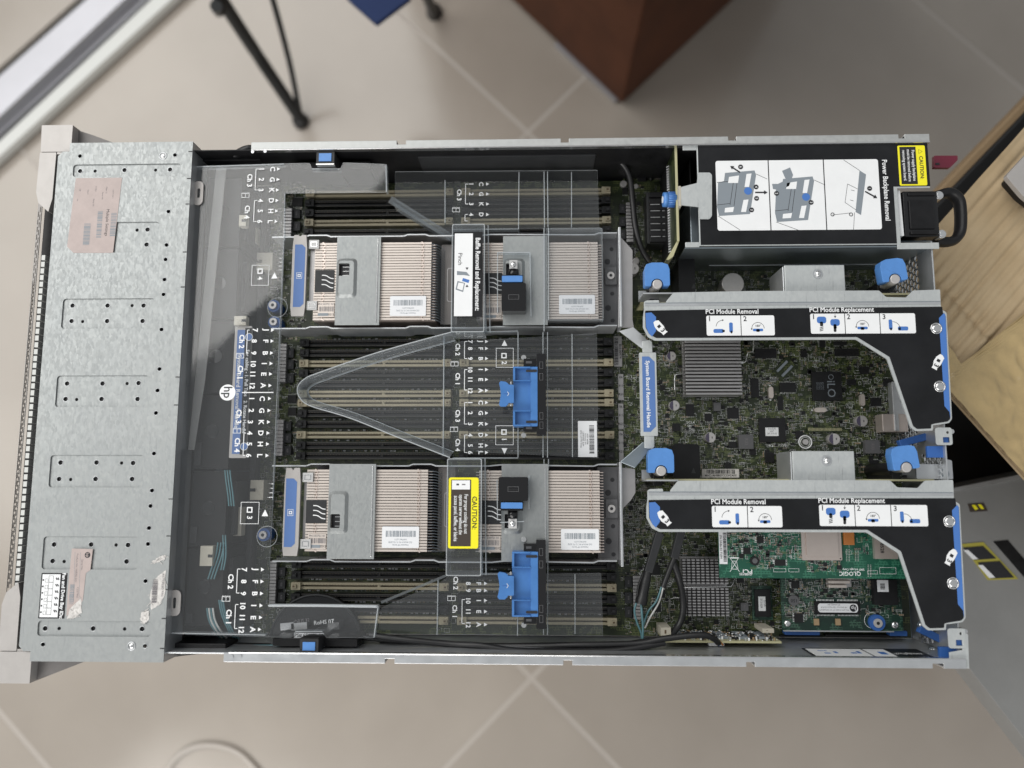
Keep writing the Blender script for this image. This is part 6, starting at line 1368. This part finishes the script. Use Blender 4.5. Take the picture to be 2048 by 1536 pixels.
for n_, l_, py, x1_, x2_, x3_ in (('7', 'J', 660, 510, 532, 545), ('8', 'F', 682, 508, 531, 544), ('9', 'B', 706, 507, 530, 543), ('10', 'I', 727, 506, 528, 542), ('11', 'E', 748, 505, 527, 541), ('12', 'A', 771, 504, 526, 540), ('1', 'C', 797, 503, 524, 539), ('2', 'G', 821, 502, 523, 538), ('3', 'K', 844, 500, 522, 537), ('4', 'D', 866, 499, 521, 536), ('5', 'H', 888, 498, 520, 535), ('6', 'L', 911, 497, 519, 534)): T(n_, x1_, py); T(l_, x2_, py); tri(x3_, py, z)
for s_, px, py in (('Ch 2', 483, 683), ('Ch 1', 480, 745), ('Ch 3', 477, 833), ('Ch 4', 474, 890)): T(s_, px, py)
dimm(480, 712, z); dimm(474, 862, z)
vln(495, 660, 706, z, 4); vln(488, 866, 911, z, 4)
A = W(484, 785, z); B = W(547, 785, z); q.box(A.x, A.y - .0004, z - .0001, B.x, A.y + .0004, z, 'white_print')
for n_, l_, py, x1_, x2_, x3_ in (('7', 'J', 1139, 488, 511, 525), ('8', 'F', 1163, 487, 510, 524), ('9', 'B', 1187, 486, 509, 523), ('10', 'I', 1211, 485, 507, 522), ('11', 'E', 1235, 484, 506, 521), ('12', 'A', 1259, 482, 505, 519)): T(n_, x1_, py); T(l_, x2_, py); tri(x3_, py, z)
vln(475, 1138, 1186, z); vln(471, 1209, 1257, z); T('Ch 2', 461, 1163); T('Ch 1', 457, 1234); dimm(452, 1198, z)
cpu(520, 548, '4', z, (503, 530, 538, 571)); tri(549, 552, z, .0028, 1)
cpu(499, 1026, '3', z, (481, 1004, 518, 1048)); tri(530, 1027, z, .0028, 1)
c = W(455, 785, z); q.cyl(c.x, c.y, z - .0001, z, .0070, 'white_print', 32); q.text('hp', c.x, c.y + .0002, z + .0001, .0105, D90 - .0, 'charcoal_plastic', bold=.01)
c = W(545, 612, z)
for px, py, r in ((555, 615, .0086), (534, 1073, .0086)): c = W(px, py, z); q.torus(c.x, c.y, z, r, .00018, 'clear_edge', 36, 4)
lz = LZ + .0002; z2 = lz
def T2(s, px, py, sz=.0056): c = W(px, py, lz); q.text(s, c.x, c.y, lz, sz, D90, 'white_print', bold=.03)
for n_, l_, py in (('1', 'C', 368), ('2', 'G', 388), ('3', 'K', 408), ('4', 'D', 429)): T2(n_, 942, py); T2(l_, 962, py); tri(975, py, lz)
vln(931, 368, 408, lz); T2('Ch 3', 918, 390); dimm(912, 420, lz); vln(930, 429, 442, lz)
for n_, l_, py in (('7', 'J', 683), ('8', 'F', 697), ('9', 'B', 717), ('10', 'I', 739), ('11', 'E', 759), ('12', 'A', 781), ('1', 'C', 805), ('2', 'G', 826), ('3', 'K', 848), ('4', 'D', 870), ('5', 'H', 891), ('6', 'L', 905)): T2(n_, 940, py); T2(l_, 961, py); tri(973, py, lz)
for a, b in ((683, 717), (739, 780), (805, 848), (870, 905)): vln(929, a, b, lz)
for s_, py in (('Ch 2', 699), ('Ch 1', 758), ('Ch 3', 832), ('Ch 4', 890)): T2(s_, 915, py)
dimm(909, 728, lz); dimm(908, 859, lz)
cpu(1008, 717, '2', lz, (992, 696, 1027, 735)); tri(1009, 687, lz, .0026, 1); cpu(1008, 870, '1', lz, (991, 851, 1027, 890)); tri(1009, 901, lz, .0026, 2)
for n_, l_, py in (('8', 'F', 1167), ('9', 'B', 1181), ('10', 'I', 1201), ('11', 'E', 1223), ('12', 'A', 1249)): T2(n_, 936, py); T2(l_, 957, py); tri(971, py, lz)
vln(924, 1199, 1247, lz); T2('Ch 2', 911, 1166); dimm(903, 1197, lz); T2('Ch 1', 909, 1223)
q.build('lettering', bf, kind='stuff')
# white tabs with slots at the left edge
for r in ((390, 362, 406, 410), (341, 1180, 361, 1232)):
    x0, y0, x1, y1 = RC(*r, .078); q = MB(); cy = (y0 + y1) / 2; q.prism(rrect(x0 - .002, y0, x1, y1, .0045), .0768, .078, 'silver_plastic', [rrect(x0 + .002, cy - .0045, x0 + .0045, cy + .0045, .0012)[::-1]]); q.build('hook_tab', bf, bevel=.0004)
# paper sticker on right sheet
q = MB(); x0, y0, x1, y1 = RC(1156, 842, 1194, 914, LZ); z = LZ + .0003; q.box(x0, y0, LZ + .0001, x1, y1, z, 'label_white'); q.barcode(x1 - .0068, y0 + .003, x1 - .0025, y1 - .003, z + .0001, 'ink', True, 46)
for i, s_ in enumerate(('ZMC UYT9V 9YAB', 'LAMP35EL ELIM', 'Formosa YH', 'ASSY 6070B')): q.text(s_, x0 + .0026 + i * .0019, (y0 + y1) / 2, z + .0001, .0019, D90, 'ink', bold=0)
q.build('sticker', bf)
# black / blue baffle clips
def clip(px, pt, shaft, sgn):
    x0, y0, x1, y1 = RC(*px, .078); q = MB(); q.prism(rrect(x0, y0, x1, y1, .0012), .064, .078, 'black_gloss'); cx, cy = (x0 + x1) / 2, (y0 + y1) / 2
    q.box(cx - .0048, cy - .0004, .078, cx + .0048, cy, .0783, 'charcoal_plastic'); q.ring([(cx - .0046, cy - .0022), (cx + .0046, cy - .0022), (cx + .0046, cy + .002), (cx - .0046, cy + .002)], .00035, .0784, 'chip_grey'); o = q.build('finger_clip', bf, bevel=.0008)
    a, b, c, d = RC(*pt, .078); q = MB(); q.prism(rrect(a, b, c, d, .0006), .070, .0790, 'blue_plastic'); q.box(a - .0004, b - (.0008 if sgn > 0 else .0018), .066, c + .0004, d + .0012, .077, 'black_plastic'); q.build('grip_stripe', o, bevel=.0005)
    a, b, c, d = RC(*shaft, .074); q = MB(); q.cyl(0, 0, b, d, (c - a) / 2, 'black_gloss', 16, xf=lambda x, y, z_: ((a + c) / 2 + x, z_, .068 + y)); cy2 = d + .004 if sgn > 0 else b - .004
    q.box((a + c) / 2 - .0035, cy2 - .004, .064, (a + c) / 2 + .0035, cy2 + .004, .071, 'clear_frost'); q.dome((a + c) / 2, cy2, .071, .0026, .0015, 'shiny_steel'); q.build('plunger', o)
clip((1003, 566, 1052, 622), (1004, 552, 1045, 564), (1016, 536, 1037, 552), 1)
clip((997, 954, 1056, 1002), (1002, 1005, 1045, 1017), (1015, 1018, 1035, 1038), -1)
# big blue latches
def blatch(x0p, y0p, x1p, y1p, tab, brk):
    zt = .080; x0, y0, x1, y1 = RC(x0p, y0p, x1p, y1p, zt); q = MB()
    xi = x0 + (x1 - x0) * .72
    q.box(x0, y0, .060, x1, y1, .0745, 'blue_mid'); q.box(xi, y0, .0746, x1, y1, .0785, 'blue_mid')
    h = (y1 - y0); 
    for a, b in ((y0, y0 + .0012), (y0 + h * .245, y0 + h * .26), (y0 + h * .755, y0 + h * .77), (y1 - .0012, y1)): q.box(x0, a, .0746, xi - .0001, b, zt - .0006, 'blue_mid')
    for a, b in ((y0 + .0013, y0 + h * .245 - .0001), (y0 + h * .77 + .0001, y1 - .0013)): q.box(x0, a, .0746, x0 + .0018, b, zt - .0006, 'blue_mid')
    for yy in (y0 + h * .07, y1 - h * .07): q.prism(rrect(xi - .004, yy - .0011, x1 - .0004, yy + .0011, .001), .0786, .0790, 'ink')
    o = q.build('pull_latch', bf, bevel=.0006)
    a, b, c, d = RC(*tab, zt); q = MB(); w = c - a; hh = d - b
    P = [(a + w * .1, b), (a + w * .45, b), (a + w * .62, b + hh * .1), (a + w * .62, b + hh * .14), (c - w * .1, b + hh * .14), (c, b + hh * .16), (c, b + hh * .84), (c - w * .1, b + hh * .86), (a + w * .62, b + hh * .86), (a + w * .62, d - hh * .1), (a + w * .45, d - hh * .03), (a + w * .1, d), (a, d - hh * .08), (a + w * .08, b + hh * .7), (a + w * .12, b + hh * .5), (a + w * .08, b + hh * .3), (a, b + hh * .08)]
    q.prism(P, zt - .003, zt, 'blue_mid'); cy = b + hh * .5; q.bar((a + w * .28, cy), (a + w * .66, cy), .0004, zt, zt + .0002, 'blue_deep'); q.bar((a + w * .66, cy), (a + w * .56, cy + .0018), .0004, zt, zt + .0003, 'white_print'); q.bar((a + w * .66, cy), (a + w * .56, cy - .0018), .0004, zt, zt + .0003, 'white_print')
    q.bar((c - w * .2, b + hh * .02), (c - w * .2, b + hh * .13), .0012, zt - .004, zt - .002, 'shiny_steel'); q.bar((c - w * .2, d - hh * .12), (c - w * .2, d - hh * .01), .0012, zt - .004, zt - .002, 'shiny_steel')
    q.build('thumb_tab', o, bevel=.0005)
    a, b, c, d = RC(*brk, .076); q = MB(); q.prism(rpoly([(c - .008, b), (c, b), (c, d), (c - .008, d)], .0008), .060, .078, 'black_gloss')
    for yy in (b + .003, d - .010): q.box(a + .003, yy, .060, c - .0081, yy + .0065, .073, 'black_gloss'); q.box(a + .005, yy + .0022, .0731, c - .012, yy + .0042, .0735, 'chip_grey')
    for yy in (b + .008, b + .016, d - .02, d - .010): q.ring([(c - .0055, yy - .003), (c - .0025, yy - .003), (c - .0025, yy + .003), (c - .0055, yy + .003)], .0003, .0782, 'chip_grey')
    for yy in (b + .0005, d - .001): q.cyl(a + .003, yy, .060, .064, .0022, 'shiny_steel', 12)
    q.build('latch_bracket', o, bevel=.0006)
blatch(1026, 733, 1075, 852, (998, 762, 1028, 813), (1040, 708, 1092, 870))
blatch(1024, 1104, 1076, 1234, (995, 1144, 1028, 1199), (1040, 1079, 1092, 1257))
# speaker-like dark dome under the baffle at the bottom left
c = W(620, 1290, .045); q = MB(); q.torus(c.x, c.y, .030, .040, .0012, 'charcoal_plastic', 48, 6); q.cyl(c.x, c.y, .0115, .030, .040, 'black_gloss', 48)
P = [v for v in q.v]; q.v = [(x, max(y, -.2125), z_) for x, y, z_ in q.v]
for px, w in ((572, .012), (596, .014), (665, .010)): p = W(px, 1254, .04); q.obox(p.x, p.y, w, .006, .031, .037, .1, 'shiny_steel')
p = W(642, 1248, .04); q.text('RoHS 07', p.x, p.y, .0312, .005, .1, 'white_print'); q.text('cNUS 32', p.x - .02, p.y + .001, .0312, .004, .1, 'ink_soft')
p0 = RC(588, 1266, 648, 1276, .062); q.box(p0[0], p0[1], .0615, p0[2], p0[3], .062, 'label_white'); q.text('SPS# 654873-003', (p0[0] + p0[2]) / 2, (p0[1] + p0[3]) / 2, .0622, .0040, 0, 'ink')
tag(q.build('battery_holder'), 'dark round-topped holder with silver clips beside the lower side latch', 'holder')
